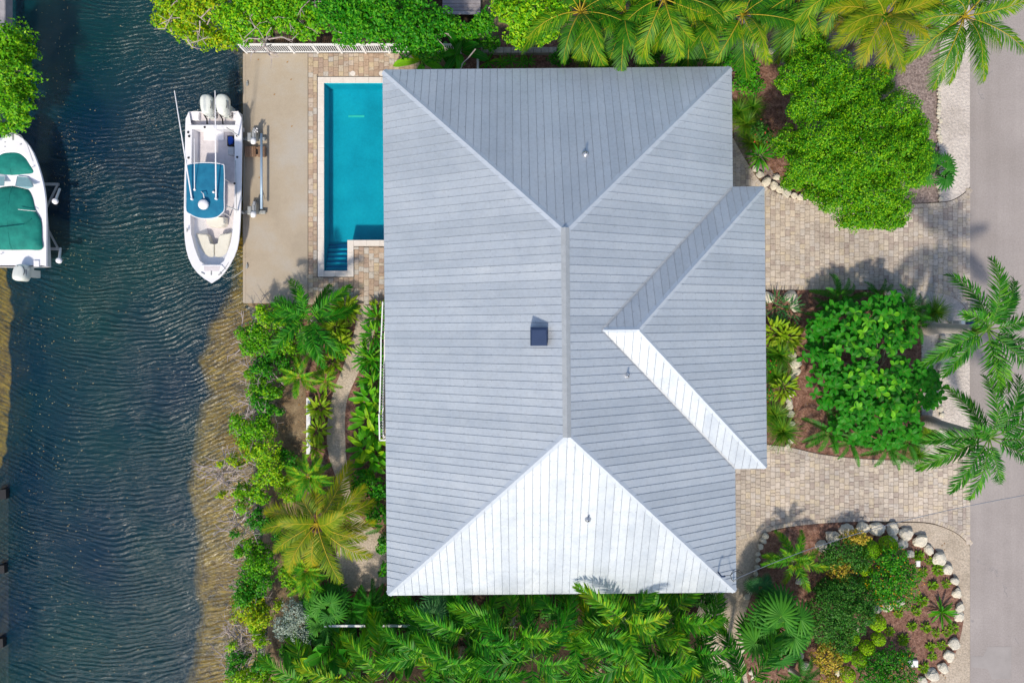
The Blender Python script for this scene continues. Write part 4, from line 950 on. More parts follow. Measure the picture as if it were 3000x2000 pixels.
cover('bow_cover', sym([(110, 272), (170, 280), (220, 305), (262, 360), (290, 420), (310, 490), (200, 505), (110, 512)]), .52, .16, MT['canvas_green'], 1)
cover('cockpit_cover', sym([(110, 612), (200, 622), (262, 650), (296, 720), (312, 800), (330, 850), (360, 900), (378, 960), (382, 1100), (380, 1192), (250, 1196), (110, 1198)]), .50, .28, MT['canvas_green'], 4)
m = MB(); m.tube([P(*z2(-60, 1000), .85), P(*z2(110, 985), .88), P(*z2(210, 975), .85), P(*z2(285, 915), .68)], .022, 6); part('cover_strap', m, MT['canvas_green'], boat2, B2)
for pts in ([(160, 520), (250, 530), (296, 565), (308, 622), (262, 640), (140, 612)], [(-60, 520), (48, 520), (36, 612), (-60, 612)]):
    m = MB(); w = [P(*z2(*p), .82 if i < 3 else .60) for i, p in enumerate(pts)]; w = [P(*z2(*p), .85 if p[1] > 590 else .58) for p in pts]; m.add([tuple(v) for v in w], [tuple(range(len(w)))]); m.add([(v.x, v.y, v.z - .02) for v in w], [tuple(range(len(w)))[::-1]]); ws = part('windshield', m, MT['glass'], boat2, B2)
    m = MB(); m.tube([tuple(v) for v in w + [w[0]]], .014, 5); link('windshield_frame', m.mesh('windshield_frame', MT['white'], B2), ws)
m = MB(); m.tube([P(*z2(*p), .78) for p in ((-20, 210), (30, 150), (110, 120), (190, 145), (250, 230), (285, 330), (305, 385))], .015, 6); part('bow_rail', m, MT['alu'], boat2, B2)
m = MB(); pbox(m, 35, 394, 41, 411, .6, .68, bev=.01); part('anchor_roller', m, MT['galv'], boat2, B2)
m = MB(); p = P(42, 388, .75); m.lathe((p.x, p.y, .62), [(.04, 0), (.06, .05), (.03, .1)], 12); part('bow_light', m, MT['gel'], boat2, B2)
for x, y in ((48, 210), (48, 250), (190, 230), (300, 438), (12, 1236), (190, 1185), (86, 1190), (355, 1188)):
    p = P(*z2(x, y), .66 if y < 600 else .48); m = MB(); m.box((p.x, p.y, p.z), (.06, .03, .04)); part('deck_fitting', m, MT['cowl_grey'], boat2, B2)
m = MB(); m.tube([P(*z2(165, 826), .9), P(*z2(330, 842), .6)], .014, 5); part('cover_pole', m, MT['white'], boat2, B2)
m = MB(); pbox(m, 98, 763, 114, 781, .2, .46, bev=.01); part('swim_hatch', m, MT['gel'], boat2, B2)
outboard(boat2, B2, 52, 823, 772, .95, .60, flip=-1, tilt=-.06)
l2 = thing('far_bank_boat_lift', 'white steel lift frame with guide posts holding the green-covered boat', 'boat lift', (*P(150, 650).xy, -1.2)); L2 = (*P(150, 650).xy, -1.2)
for pts, r in ((((395, 595), (540, 597)), .06), (((530, 600), (428, 808)), .035), (((400, 1188), (545, 1190)), .06), (((428, 985), (528, 1175)), .035)):
    m = MB(); a, b = [P(*z2(*p), -.55) for p in pts]; d = b - a; m.box(((a + b) / 2), (d.length, r * 2, r * 2), rz=math.atan2(d.y, d.x)); part('lift_arm', m, MT['alu'], l2, L2)
for (x, y), (x2, y2) in (((548, 640), (508, 752)), ((555, 1185), (543, 1296))):
    a, b = P(*z2(x, y), -.55), P(*z2(x2, y2), .25); m = MB(); m.tube([a, b], .055, 10); gp = part('guide_post', m, MT['white'], l2, L2); m = MB(); m.lathe((b.x, b.y, .18), [(.10, 0), (.14, .05), (.12, .14), (.05, .18)], 14); link('post_cap', m.mesh('post_cap', MT['gel'], L2), gp)
for y in (597, 730): m = MB(); a, b = P(-60, y, -.8), P(130, y, -.8); m.box(((a.x + b.x) / 2, a.y, -.75), (b.x - a.x, .16, .2)); part('cradle_beam', m, MT['galv'], l2, L2)
# pilings at the left edge
for k, (x, y, s) in enumerate([(5, 1448, 13), (2, 1668, 11), (-3, 1884, 12)]):
    p = P(x, y, -.72); m = MB(); m.prism([(p.x - s * M, p.y - s * M * 1.1), (p.x + s * M, p.y - s * M), (p.x + s * M * .9, p.y + s * M * 1.2), (p.x - s * M, p.y + s * M)], -2.2, -.72)
    tag(link('old_piling', m.mesh('old_piling', MT['dark'], p), None, p), ['square dark stump of old piling at left edge, nearest the covered boat', 'square dark stump of old piling at left edge, middle of three', 'square dark stump of old piling at left edge, farthest from the covered boat'][k], 'piling', 'old pilings')
# ---------------- railing along the dock and pool deck
rl = thing('white_railing', 'white picket railing along the north edge of dock and pool deck', 'railing', (*P(1000, 157).xy, .02)); RB = (*P(1000, 157).xy, .02)
a, b = P(724, 155), P(1350, 155); yr = a.y
for z, w in ((.98, .09), (.12, .05)): m = MB(); m.box(((a.x + b.x) / 2, yr, z), (b.x - a.x, w, .05)); part('rail', m, MT['white'], rl, RB)
pm_ = MB(); pm_.bbox((0, 0, .5), (.09, .09, 1.04), .02); pme = pm_.mesh('post', MT['white']); km = MB(); km.box((0, 0, .55), (.032, .032, .82)); kme = km.mesh('picket', MT['white'])
n = 9; sp = (b.x - a.x) / n
for i in range(n + 1): link('post', pme, rl, (a.x + sp * i - RB[0], yr - RB[1], 0))
for i in range(n):
    for k in range(1, 11): link('picket', kme, rl, (a.x + sp * (i + k / 11) - RB[0], yr - RB[1], 0))
# ---------------- neighbour's boardwalk at the top edge
bw = thing('boardwalk', 'grey wooden boardwalk of wide planks at the top edge, above the house', 'boardwalk', (*P(1355, 20).xy, 0)); BB = (*P(1355, 20).xy, 0)
for k in range(14):
    y = 54 - k * 10.5; m = MB(); p, q = P(1299, y), P(1409, y - 9.8); m.bbox(((p.x + q.x) / 2, (p.y + q.y) / 2, .4), (q.x - p.x, abs(q.y - p.y), .05), .008); part('plank', m, MT['deckwood'], bw, BB)
m = MB(); 
for x in (1303, 1405): p, q = P(x, 56), P(x, -100); m.box((p.x, (p.y + q.y) / 2, .28), (.1, q.y - p.y, .18)); 
part('joist', m, MT['deckwood'], bw, BB)
# stone slab strip and post north of the house, canal-side white wall cap, back fence rail
gw = thing('stone_edging_wall', 'low pale stone slab wall edging the shaded bed north of the house', 'wall', (*P(1500, 152).xy, 0)); GB = (*P(1500, 152).xy, 0)
for k in range(18):
    x = 1410 + k * 22; m = MB(); p, q = P(x, 145), P(x + 21.4, 162); m.bbox(((p.x + q.x) / 2, (p.y + q.y) / 2, .12), (q.x - p.x, p.y - q.y, .34), .02); part('stone', m, MT['stone_strip'], gw, GB)
m = MB(); p, q = P(1399, 168), P(1404, 225); m.box(((p.x + q.x) / 2, (p.y + q.y) / 2, .3), (q.x - p.x, p.y - q.y, .7)); tag(link('white_partition', m.mesh('white_partition', MT['white'], (p.x, p.y, 0)), None, (p.x, p.y, 0)), 'narrow white partition at the end of the shaded bromeliad bed', 'partition')
m = MB(); p, q = P(897, 1165, .35), P(909, 1330, .35); m.bbox(((p.x + q.x) / 2, (p.y + q.y) / 2, .1), (q.x - p.x, p.y - q.y, .5), .01); tag(link('white_retaining_wall', m.mesh('white_retaining_wall', MT['white'], (p.x, p.y, 0)), None, (p.x, p.y, 0)), 'straight white retaining wall top between canal bank and gravel path', 'wall')
m = MB(); p, q = P(950, 1832, 1.2), P(1197, 1834, 1.2); m.box(((p.x + q.x) / 2, p.y, 1.2), (q.x - p.x, .09, .07)); fb = thing('back_fence', 'white fence rail half hidden in the foliage below the roof', 'fence', (p.x, p.y, 0)); part('rail', m, MT['white'], fb, (p.x, p.y, 0))
for k in range(5): m = MB(); x = p.x + (q.x - p.x) * k / 4; m.box((x, p.y, .58), (.09, .09, 1.16)); part('post', m, MT['white'], fb, (p.x, p.y, 0))
# ---------------- mailbox and utility boxes
mb_ = thing('mailbox_post', 'white mailbox pillar with grey panels beside royal palm at the road edge', 'mailbox', (*P(2781, 945).xy, 0)); XB = (*P(2781, 945).xy, 0)
m = MB(); p = P(2783, 945); m.bbox((p.x, p.y, .5), (.2, .2, 1.0), .015); part('post', m, MT['white'], mb_, XB)
for z, h in ((.2, .26), (.62, .42)): m = MB(); m.box((p.x - .1, p.y, z), (.02, .15, h)); part('panel', m, MT['greybox'], mb_, XB)
m = MB(); m.bbox((p.x + .38, p.y, .95), (.52, .22, .24), .05); part('mailbox', m, MT['hood'], mb_, XB)
for k, (x, y, w, h, lab) in enumerate([(2690, 1650, 12, 18, 'small white utility box beside the orange-flowered shrub in flower bed'), (2675, 1943, 29, 20, 'white rectangular meter box lid among small plants near lower boulders')]):
    m = MB(); p = P(x, y, .1); m.bbox((p.x, p.y, .06), (w * M, h * M, .14), .02); t = tag(link('utility_box', m.mesh('utility_box', MT['white'], (p.x, p.y, 0)), None, (p.x, p.y, 0)), lab, 'utility box', 'utility boxes')
    if k: m = MB(); m.lathe((p.x - .16, p.y - .02, .13), [(.04, 0), (.04, .006)], 14); link('lid_hole', m.mesh('lid_hole', MT['greybox'], (p.x, p.y, 0)), t)
# ================================================================== PLANTS
def frond_mesh(name, L_, n, ll, lw, pitch0, curve, vee=.35, droop=.35, plume=0.0, sweep=(35, 62), mats=('coco', 'rach_y'), seed=0, pet=.14, rr=.03, ragged=.12):
    """one pinnate leaf along +X: curved rachis, n leaflets a side"""
    rs = np.random.RandomState(seed); N = 26
    ts = np.linspace(0, 1, N); pit = R(pitch0) - R(curve) * ts ** 1.25; side = .10 * rs.randn() * ts ** 2
    dx = np.cos(pit); dz = np.sin(pit); pos = np.zeros((N, 3))
    for i in range(1, N): pos[i] = pos[i - 1] + np.array([dx[i - 1], 0, dz[i - 1]]) * L_ / (N - 1)
    pos[:, 1] += side * L_
    T = np.gradient(pos, axis=0); T /= np.linalg.norm(T, axis=1)[:, None]
    V = []; Q = []; MI = []
    # rachis: three-sided taper
    for i in range(N):
        r = rr * (1 - .8 * ts[i]); nrm = np.cross(T[i], [0, 1, 0]); 
        V += [pos[i] + [0, r, 0], pos[i] - [0, r, 0], pos[i] + nrm * -r * .9 + [0, 0, r * .4]]
    for i in range(N - 1):
        for k in range(3): Q.append((i * 3 + k, i * 3 + (k + 1) % 3, (i + 1) * 3 + (k + 1) % 3, (i + 1) * 3 + k)); MI.append(1)
    for sd in (1, -1):
        for k in range(n):
            t = pet + (1 - pet) * (k + .5 + rs.uniform(-.3, .3)) / n; t = min(t, .995)
            p = np.array([np.interp(t, ts, pos[:, j]) for j in range(3)]); tg = np.array([np.interp(t, ts, T[:, j]) for j in range(3)]); tg /= np.linalg.norm(tg)
            u = (t - pet) / (1 - pet); prof = (math.sin(math.pi * min(1, .16 + .80 * u)) ** .55) * (1 - .25 * u)
            l = ll * prof * rs.uniform(1 - ragged, 1 + ragged)
            sw = R(sweep[0] + (sweep[1] - sweep[0]) * u + rs.uniform(-6, 6)); S = np.array([0, sd, 0.]); up = np.cross(tg, [0, 1, 0]) * -1
            if up[2] < 0: up = -up
            v = vee + plume * rs.uniform(-1, 1)
            d = S * math.cos(sw) + tg * math.sin(sw) + up * v; d /= np.linalg.norm(d)
            wd = tg - d * tg.dot(d); wd /= np.linalg.norm(wd); wd *= lw * (.6 + .4 * prof) / 2
            dr = droop * rs.uniform(.7, 1.3)
            m1 = p + d * l * .5 + np.array([0, 0, -dr * l * .13]); m2 = p + d * l * .98 + np.array([0, 0, -dr * l * .55])
            b = len(V); V += [p - wd * .5, p + wd * .5, m1 + wd, m1 - wd, m2 + wd * .15, m2 - wd * .15]
            Q += [(b, b + 1, b + 2, b + 3), (b + 3, b + 2, b + 4, b + 5)]; MI += [0, 0]
    return mesh_np(name, V, Q, [MT[mats[0]], MT[mats[1]]], MI)
def fan_mesh(name, Rr, nseg, span, pet, pitch, mat='fan', seed=0, cup=.18):
    rs = np.random.RandomState(seed); V = []; Q = []; MI = []
    c = np.array([pet * math.cos(R(pitch)), 0, pet * math.sin(R(pitch))])
    for k in range(4):
        f = k / 3; V += [c * f + [0, .018, 0], c * f - [0, .018, 0], c * f + [0, 0, .02]]
    for i in range(3):
        for k in range(3): Q.append((i * 3 + k, i * 3 + (k + 1) % 3, (i + 1) * 3 + (k + 1) % 3, (i + 1) * 3 + k)); MI.append(1)
    pr = R(pitch - 55); ex = np.array([math.cos(pr), 0, math.sin(pr)]); ey = np.array([0, 1, 0.]); ez = np.cross(ex, ey)
    da = R(span) / nseg
    for i in range(nseg):
        a = -R(span) / 2 + da * (i + .5); edge = abs(a) / (R(span) / 2); rr = Rr * (1 - .18 * edge ** 2) * rs.uniform(.94, 1.04)
        def pt(r, ang, h): return c + (ex * math.cos(ang) + ey * math.sin(ang)) * r + ez * (h - cup * (r / Rr) ** 2 * Rr)
        b = len(V); w = da / 2
        V += [pt(.02, a - w, 0), pt(.02, a, .0), pt(.02, a + w, 0), pt(rr * .5, a - w, -.03 * rr), pt(rr * .5, a, .035 * rr), pt(rr * .5, a + w, -.03 * rr), pt(rr * .78, a - w * .5, -.03 * rr), pt(rr * .78, a, .02 * rr), pt(rr * .78, a + w * .5, -.03 * rr), pt(rr, a - w * .05, -.05 * rr), pt(rr, a, -.045 * rr), pt(rr, a + w * .05, -.05 * rr)]
        for k in (0, 3, 6): Q += [(b + k, b + k + 1, b + k + 4, b + k + 3), (b + k + 1, b + k + 2, b + k + 5, b + k + 4)]; MI += [0, 0]
    return mesh_np(name, V, Q, [MT[mat], MT['rach_g']], MI)
def blade_mesh(name, L_, W, pitch0, curve, mat, seed=0, fold=.25, pet=.12, rib=True, wave=.05, ns=9):
    """broad simple leaf (banana, ginger, strap) along +X with a midrib"""
    rs = np.random.RandomState(seed); ts = np.linspace(0, 1, ns); pit = R(pitch0) - R(curve) * ts ** 1.2; p = np.zeros(3); V = []; Q = []; MI = []
    tw = rs.uniform(-.35, .35)
    for i, t in enumerate(ts):
        if i: p = p + np.array([math.cos(pit[i]), 0, math.sin(pit[i])]) * L_ / (ns - 1)
        u = max(0, (t - pet) / (1 - pet)); w = W / 2 * (math.sin(math.pi * min(1, .06 + .94 * u)) ** .62 if u > 0 else .06); w = max(w, W * .03)
        up = np.array([-math.sin(pit[i]), 0, math.cos(pit[i])]); a = tw * t
        for s in (-1, -.5, 0, .5, 1):
            V.append(p + np.array([0, s * w * math.cos(a), s * w * math.sin(a)]) + up * (abs(s) * w * fold + rs.uniform(-wave, wave) * w * abs(s)))
    for i in range(ns - 1):
        for k in range(4): Q.append((i * 5 + k, (i + 1) * 5 + k, (i + 1) * 5 + k + 1, i * 5 + k + 1)); MI.append(0)
    if rib:
        b = len(V); base = [np.array(V[i * 5 + 2]) for i in range(ns)]
        for i in range(ns): r = W * .022 * (1.2 - ts[i]) + .003; V += [base[i] + [0, r, .006], base[i] + [0, -r, .006], base[i] + [0, 0, .006 + r]]
        for i in range(ns - 1):
            for k in range(3): Q.append((b + i * 3 + k, b + i * 3 + (k + 1) % 3, b + (i + 1) * 3 + (k + 1) % 3, b + (i + 1) * 3 + k)); MI.append(1)
    return mesh_np(name, V, Q, [MT[mat], MT['rach_g']], MI, smooth=True)
SPEC = {}
def spec(k, layers): SPEC[k] = layers          # list of (meshes, tilt jitter)
def mk(fn, name, variants, **kw): return [fn(name, seed=i * 11 + 3, **kw) for i in range(variants)]
def frond_set(L_, n, ll, lw, mats, plume=0.0, vee=.35, droop=.35, dead=None, rr=.03, ranges=((62, 75), (38, 85), (14, 75), (-8, 50)), sweep=(35, 62)):
    return [mk(frond_mesh, 'frond', 2, L_=L_ * s, n=n, ll=ll, lw=lw, pitch0=p, curve=c, mats=mats, plume=plume, vee=vee, droop=droop, rr=rr, sweep=sweep) for (p, c), s in zip(ranges, (.8, 1.0, 1.0, .95))]
SPEC['coco'] = frond_set(2.9, 52, .70, .046, ('coco', 'rach_y'), vee=.12, droop=.75, rr=.035)
SPEC['coco_y'] = frond_set(2.75, 52, .70, .046, ('coco_y', 'rach_y'), vee=.10, droop=.6, rr=.035, ranges=((60, 60), (40, 75), (18, 60), (2, 40)))
SPEC['royal'] = frond_set(2.45, 56, .54, .052, ('royal_g', 'rach_g'), plume=.55, vee=.25, droop=.6, rr=.03, ranges=((55, 60), (30, 75), (12, 60), (-5, 40)))
SPEC['alex'] = frond_set(3.05, 46, .70, .078, ('royal', 'rach_g'), plume=.6, vee=.40, droop=.5, rr=.03)
SPEC['alex_l'] = frond_set(2.95, 46, .70, .078, ('areca', 'rach_g'), plume=.6, vee=.40, droop=.5, rr=.03)
SPEC['areca'] = frond_set(1.35, 34, .34, .036, ('areca', 'rach_y'), vee=.5, droop=.3, rr=.016, sweep=(40, 60))
SPEC['cycad'] = frond_set(1.25, 40, .26, .026, ('cycad', 'rach_g'), vee=.55, droop=.15, rr=.016, sweep=(30, 55))
SPEC['fan'] = [mk(fan_mesh, 'fan_leaf', 2, Rr=.66, nseg=18, span=280, pet=p, pitch=a, mat='fan') for p, a in ((.55, 72), (.8, 50), (.95, 28), (.95, 8))]
SPEC['fan_b'] = [mk(fan_mesh, 'fan_leaf', 2, Rr=.80, nseg=20, span=280, pet=p, pitch=a, mat='fan_blue') for p, a in ((.5, 78), (.75, 50), (.85, 25), (.8, 5))]
SPEC['fan_s'] = [mk(fan_mesh, 'fan_leaf', 2, Rr=.42, nseg=14, span=270, pet=p, pitch=a, mat='fan') for p, a in ((.3, 78), (.45, 50), (.5, 25), (.45, 8))]
SPEC['banana'] = [mk(blade_mesh, 'leaf', 2, L_=1.5, W=.46, pitch0=a, curve=c, mat='banana') for a, c in ((78, 35), (60, 60), (38, 70), (20, 60))]
SPEC['banana_d'] = [mk(blade_mesh, 'leaf', 2, L_=1.6, W=.46, pitch0=a, curve=c, mat='banana_d') for a, c in ((78, 35), (60, 60), (38, 70), (20, 60))]
SPEC['gingerb'] = [mk(blade_mesh, 'leaf', 2, L_=.80, W=.22, pitch0=a, curve=c, mat='banana') for a, c in ((70, 35), (50, 60), (30, 60), (12, 50))]
SPEC['strapd'] = [mk(blade_mesh, 'leaf', 2, L_=.68, W=.08, pitch0=a, curve=c, mat='strap', rib=False) for a, c in ((75, 40), (55, 70), (35, 75), (15, 55))]
SPEC['agave'] = [mk(blade_mesh, 'leaf', 2, L_=.62, W=.085, pitch0=a, curve=c, mat='strap', rib=False) for a, c in ((70, 15), (45, 15), (25, 20), (8, 15))]
SPEC['brom'] = [mk(blade_mesh, 'leaf', 2, L_=.36, W=.05, pitch0=a, curve=c, mat='strap', rib=False) for a, c in ((70, 30), (45, 45), (25, 40), (10, 30))]
SPEC['succ'] = [mk(blade_mesh, 'leaf', 1, L_=.13, W=.06, pitch0=a, curve=20, mat='succulent', rib=False) for a in (70, 45, 22, 8)]

DEAD = mk(frond_mesh, 'dry_frond', 2, L_=2.1, n=34, ll=.45, lw=.035, pitch0=-8, curve=60, mats=('deadfrond', 'twig'), plume=.7, vee=.1, droop=1.0)
def rosette(parent, base, top, kind, n, seed, pname='frond', mix=(.2, .3, .3, .2), scale=1.0, spread=0.0, az=None):
    rs = random.Random(seed); layers = SPEC[kind]
    for i in range(n):
        f = (i + .5) / n; acc = 0
        for li, w in enumerate(mix):
            acc += w
            if f <= acc + 1e-9: break
        me = rs.choice(layers[li]); a = (az[i % len(az)] if az else i * 137.508) + rs.uniform(-14, 14); s = scale * rs.uniform(.86, 1.12)
        r = spread * math.sqrt(rs.random())
        o = link(pname, me, parent, (top.x - base[0] + r * math.cos(R(a)), top.y - base[1] + r * math.sin(R(a)), top.z - base[2]), (rs.uniform(-.12, .12) * (3.0 if kind.startswith('coco') else 1.6), rs.uniform(-.12, .12) * 1.5, R(a)), (s, s, s * rs.uniform(.9, 1.1)))
def trunk_tube(mb, a, b, r0, r1, lean=.1, n=10, seg=7, bulge=0.0):
    pts = []; rr = []
    for i in range(seg + 1):
        t = i / seg; p = Vector(a).lerp(Vector(b), t); p.x += lean * math.sin(math.pi * t); pts.append(p); rr.append(r0 + (r1 - r0) * t ** .7 + bulge * math.exp(-((t - .12) / .14) ** 2))
    mb.tube(pts, rr, n)
def palm(name, label, px, py, z, kind, n=14, seed=0, trunk=.13, cat='palm', group=None, base=None, shaft=False, scale=1.0, mix=(.2, .3, .3, .2), dead=0, az=None, bark='ringbark', r0=None, bulge=0.0):
    top = P(px, py, z); b = P(*base, 0) if base else Vector((top.x + random.uniform(-.2, .2), top.y + random.uniform(-.2, .2), 0)); B = (b.x, b.y, -.06)
    t = thing(name, label, cat, B, group)
    m = MB(); end = top - Vector((0, 0, .7 if shaft else .05)); trunk_tube(m, (b.x, b.y, -.06), end, r0 or trunk * 1.35, trunk, .06, bulge=bulge); part('trunk', m, MT[bark], t, B, True)
    if shaft: m = MB(); trunk_tube(m, end, top, trunk * 1.05, trunk * .55, 0); part('crownshaft', m, MT['shaft'], t, B, True)
    rosette(t, B, top, kind, n, seed + 5, 'fan_leaf' if kind.startswith('fan') else 'frond', mix, scale, az=az)
    for q in range(dead):
        rs = random.Random(seed + q * 31); a = rs.uniform(0, 6.28); link('dry_frond', rs.choice(DEAD), t, (top.x - B[0], top.y - B[1], top.z - B[2] - .1), (rs.uniform(-.3, .3), .35, a), (scale,) * 3)
    return t
def clump(name, label, px, py, kind, n=16, seed=0, z=.15, cat='plant', group=None, scale=1.0, spread=.15, pname='leaf', mix=(.25, .3, .25, .2)):
    top = P(px, py, z); B = (top.x, top.y, -.03); t = thing(name, label, cat, B, group)
    m = MB(); m.lathe((top.x, top.y, -.04), [(.07 * scale, 0), (.06 * scale, z * .6), (.03 * scale, z + .05)], 7); part('stem', m, MT['rach_g'], t, B)
    rosette(t, B, top, kind, n, seed, pname, mix, scale, spread); return t
def leaves_on(blobs, size, dens, seed, aspect=.5, up=.55, inner=.25, lump=.2, shell=(.74, 1.04), low=-.25):
    """quads: one folded leaf each, over lumpy ellipsoids blobs = (Vector c, rx, ry, rz)"""
    rs = np.random.RandomState(seed); Vs = []
    for bi, (c, rx, ry, rz) in enumerate(blobs):
        area = 2 * math.pi * ((rx * ry) ** 1.0 + (rx + ry) / 2 * rz * .6); N = int(area * dens)
        if N < 4: continue
        z = rs.uniform(low, 1, N); a = rs.uniform(0, 2 * np.pi, N); q = np.sqrt(1 - z * z); d = np.stack([q * np.cos(a), q * np.sin(a), z], 1)
        ph = rs.uniform(0, 6.28, 6); k = 1 + lump * (np.sin(3.1 * d[:, 0] * 2 + ph[0]) * np.sin(2.7 * d[:, 1] * 2 + ph[1]) + .6 * np.sin(6.3 * d[:, 0] + ph[2] + 4 * d[:, 2]) * np.sin(7.1 * d[:, 1] + ph[3]))
        r = np.where(rs.rand(N) < inner, rs.uniform(.35, shell[0], N), rs.uniform(shell[0], shell[1], N)) * k
        p = np.array(c)[None] + d * np.array([rx, ry, rz])[None] * r[:, None]
        nrm = d * (1 - up) + np.array([0, 0, up])[None] + rs.randn(N, 3) * .38; nrm /= np.linalg.norm(nrm, axis=1)[:, None]
        t = rs.randn(N, 3); t -= nrm * np.sum(t * nrm, 1)[:, None]; t /= np.linalg.norm(t, axis=1)[:, None]; b = np.cross(nrm, t)
        s = size * rs.uniform(.65, 1.25, N)[:, None]; fold = nrm * s * .12
        Vs.append(np.stack([p - t * s * .5, p + b * s * aspect * .5 + fold, p + t * s * .5 - nrm * s * .1, p - b * s * aspect * .5 + fold], 1).reshape(-1, 3))
    V = np.concatenate(Vs); return V, np.arange(len(V)).reshape(-1, 4)
def tree(name, label, blobs_px, mat, size, dens, seed, z0=0.0, cat='tree', group=None, base=None, trunk=.1, bark='bark', twigs=0, flowers=None, **kw):
    """blobs_px: (px, py, z centre, radius px x, radius px y, height radius m)"""
    bl = [(P(x, y, z), rx * (CAM_H - z) / F_PX, ry * (CAM_H - z) / F_PX, rz) for x, y, z, rx, ry, rz in blobs_px]
    c = sum((b[0] for b in bl), Vector()) / len(bl); b0 = P(*base, 0) if base else Vector((c.x, c.y, 0)); B = (b0.x, b0.y, z0)
    t = thing(name, label, cat, B, group); m = MB(); rs = random.Random(seed)
    fork = Vector((b0.x, b0.y, z0 + (c.z - z0) * .35)); m.tube([(b0.x, b0.y, z0 - .1), fork], [trunk * 1.2, trunk], 8)
    for p, rx, ry, rz in bl:
        m.tube([fork, fork.lerp(p, .5) + Vector((rs.uniform(-.1, .1), rs.uniform(-.1, .1), .05)), p + Vector((0, 0, rz * .3))], [trunk * .8, trunk * .55, trunk * .2], 6)
        for k in range(3): a = rs.uniform(0, 6.28); m.tube([p, p + Vector((math.cos(a) * rx * .8, math.sin(a) * ry * .8, rz * .4))], [trunk * .3, trunk * .1], 5)
    part('trunk', m, MT[bark], t, B)
    V, Q = leaves_on(bl, size, dens, seed, **kw); V -= np.array(B)[None]; link('crown', mesh_np('crown', V, Q, MT[mat]), t)
    if flowers:
        V, Q = leaves_on(bl, flowers[1], flowers[2], seed + 1, up=.8, inner=0, shell=(1.0, 1.08)); V -= np.array(B)[None]; link('flowers', mesh_np('flowers', V, Q, MT[flowers[0]]), t)
    return t
def branches(mb, px, py, z, n, ln, seed, spread=40, r=.018):
    rs = random.Random(seed)
    for i in range(n):
        a = P(px + rs.uniform(-spread, spread), py + rs.uniform(-spread, spread), z + rs.uniform(-.4, .2)); d = rs.uniform(0, 6.28); l = ln * rs.uniform(.5, 1.3)
        b = a + Vector((math.cos(d) * l, math.sin(d) * l, rs.uniform(-.3, .35))); mid = a.lerp(b, .5) + Vector((rs.uniform(-.12, .12), rs.uniform(-.12, .12), rs.uniform(0, .15)))
        q = r * rs.uniform(.6, 1.5); mb.tube([a, mid, b], [q, q * .8, q * .35], 5)
        for k in range(2):
            e = mid.lerp(b, rs.random()); dd = d + rs.uniform(-1.2, 1.2); mb.tube([e, e + Vector((math.cos(dd), math.sin(dd), rs.uniform(-.2, .5))) * l * .4], [q * .6, q * .25], 4)

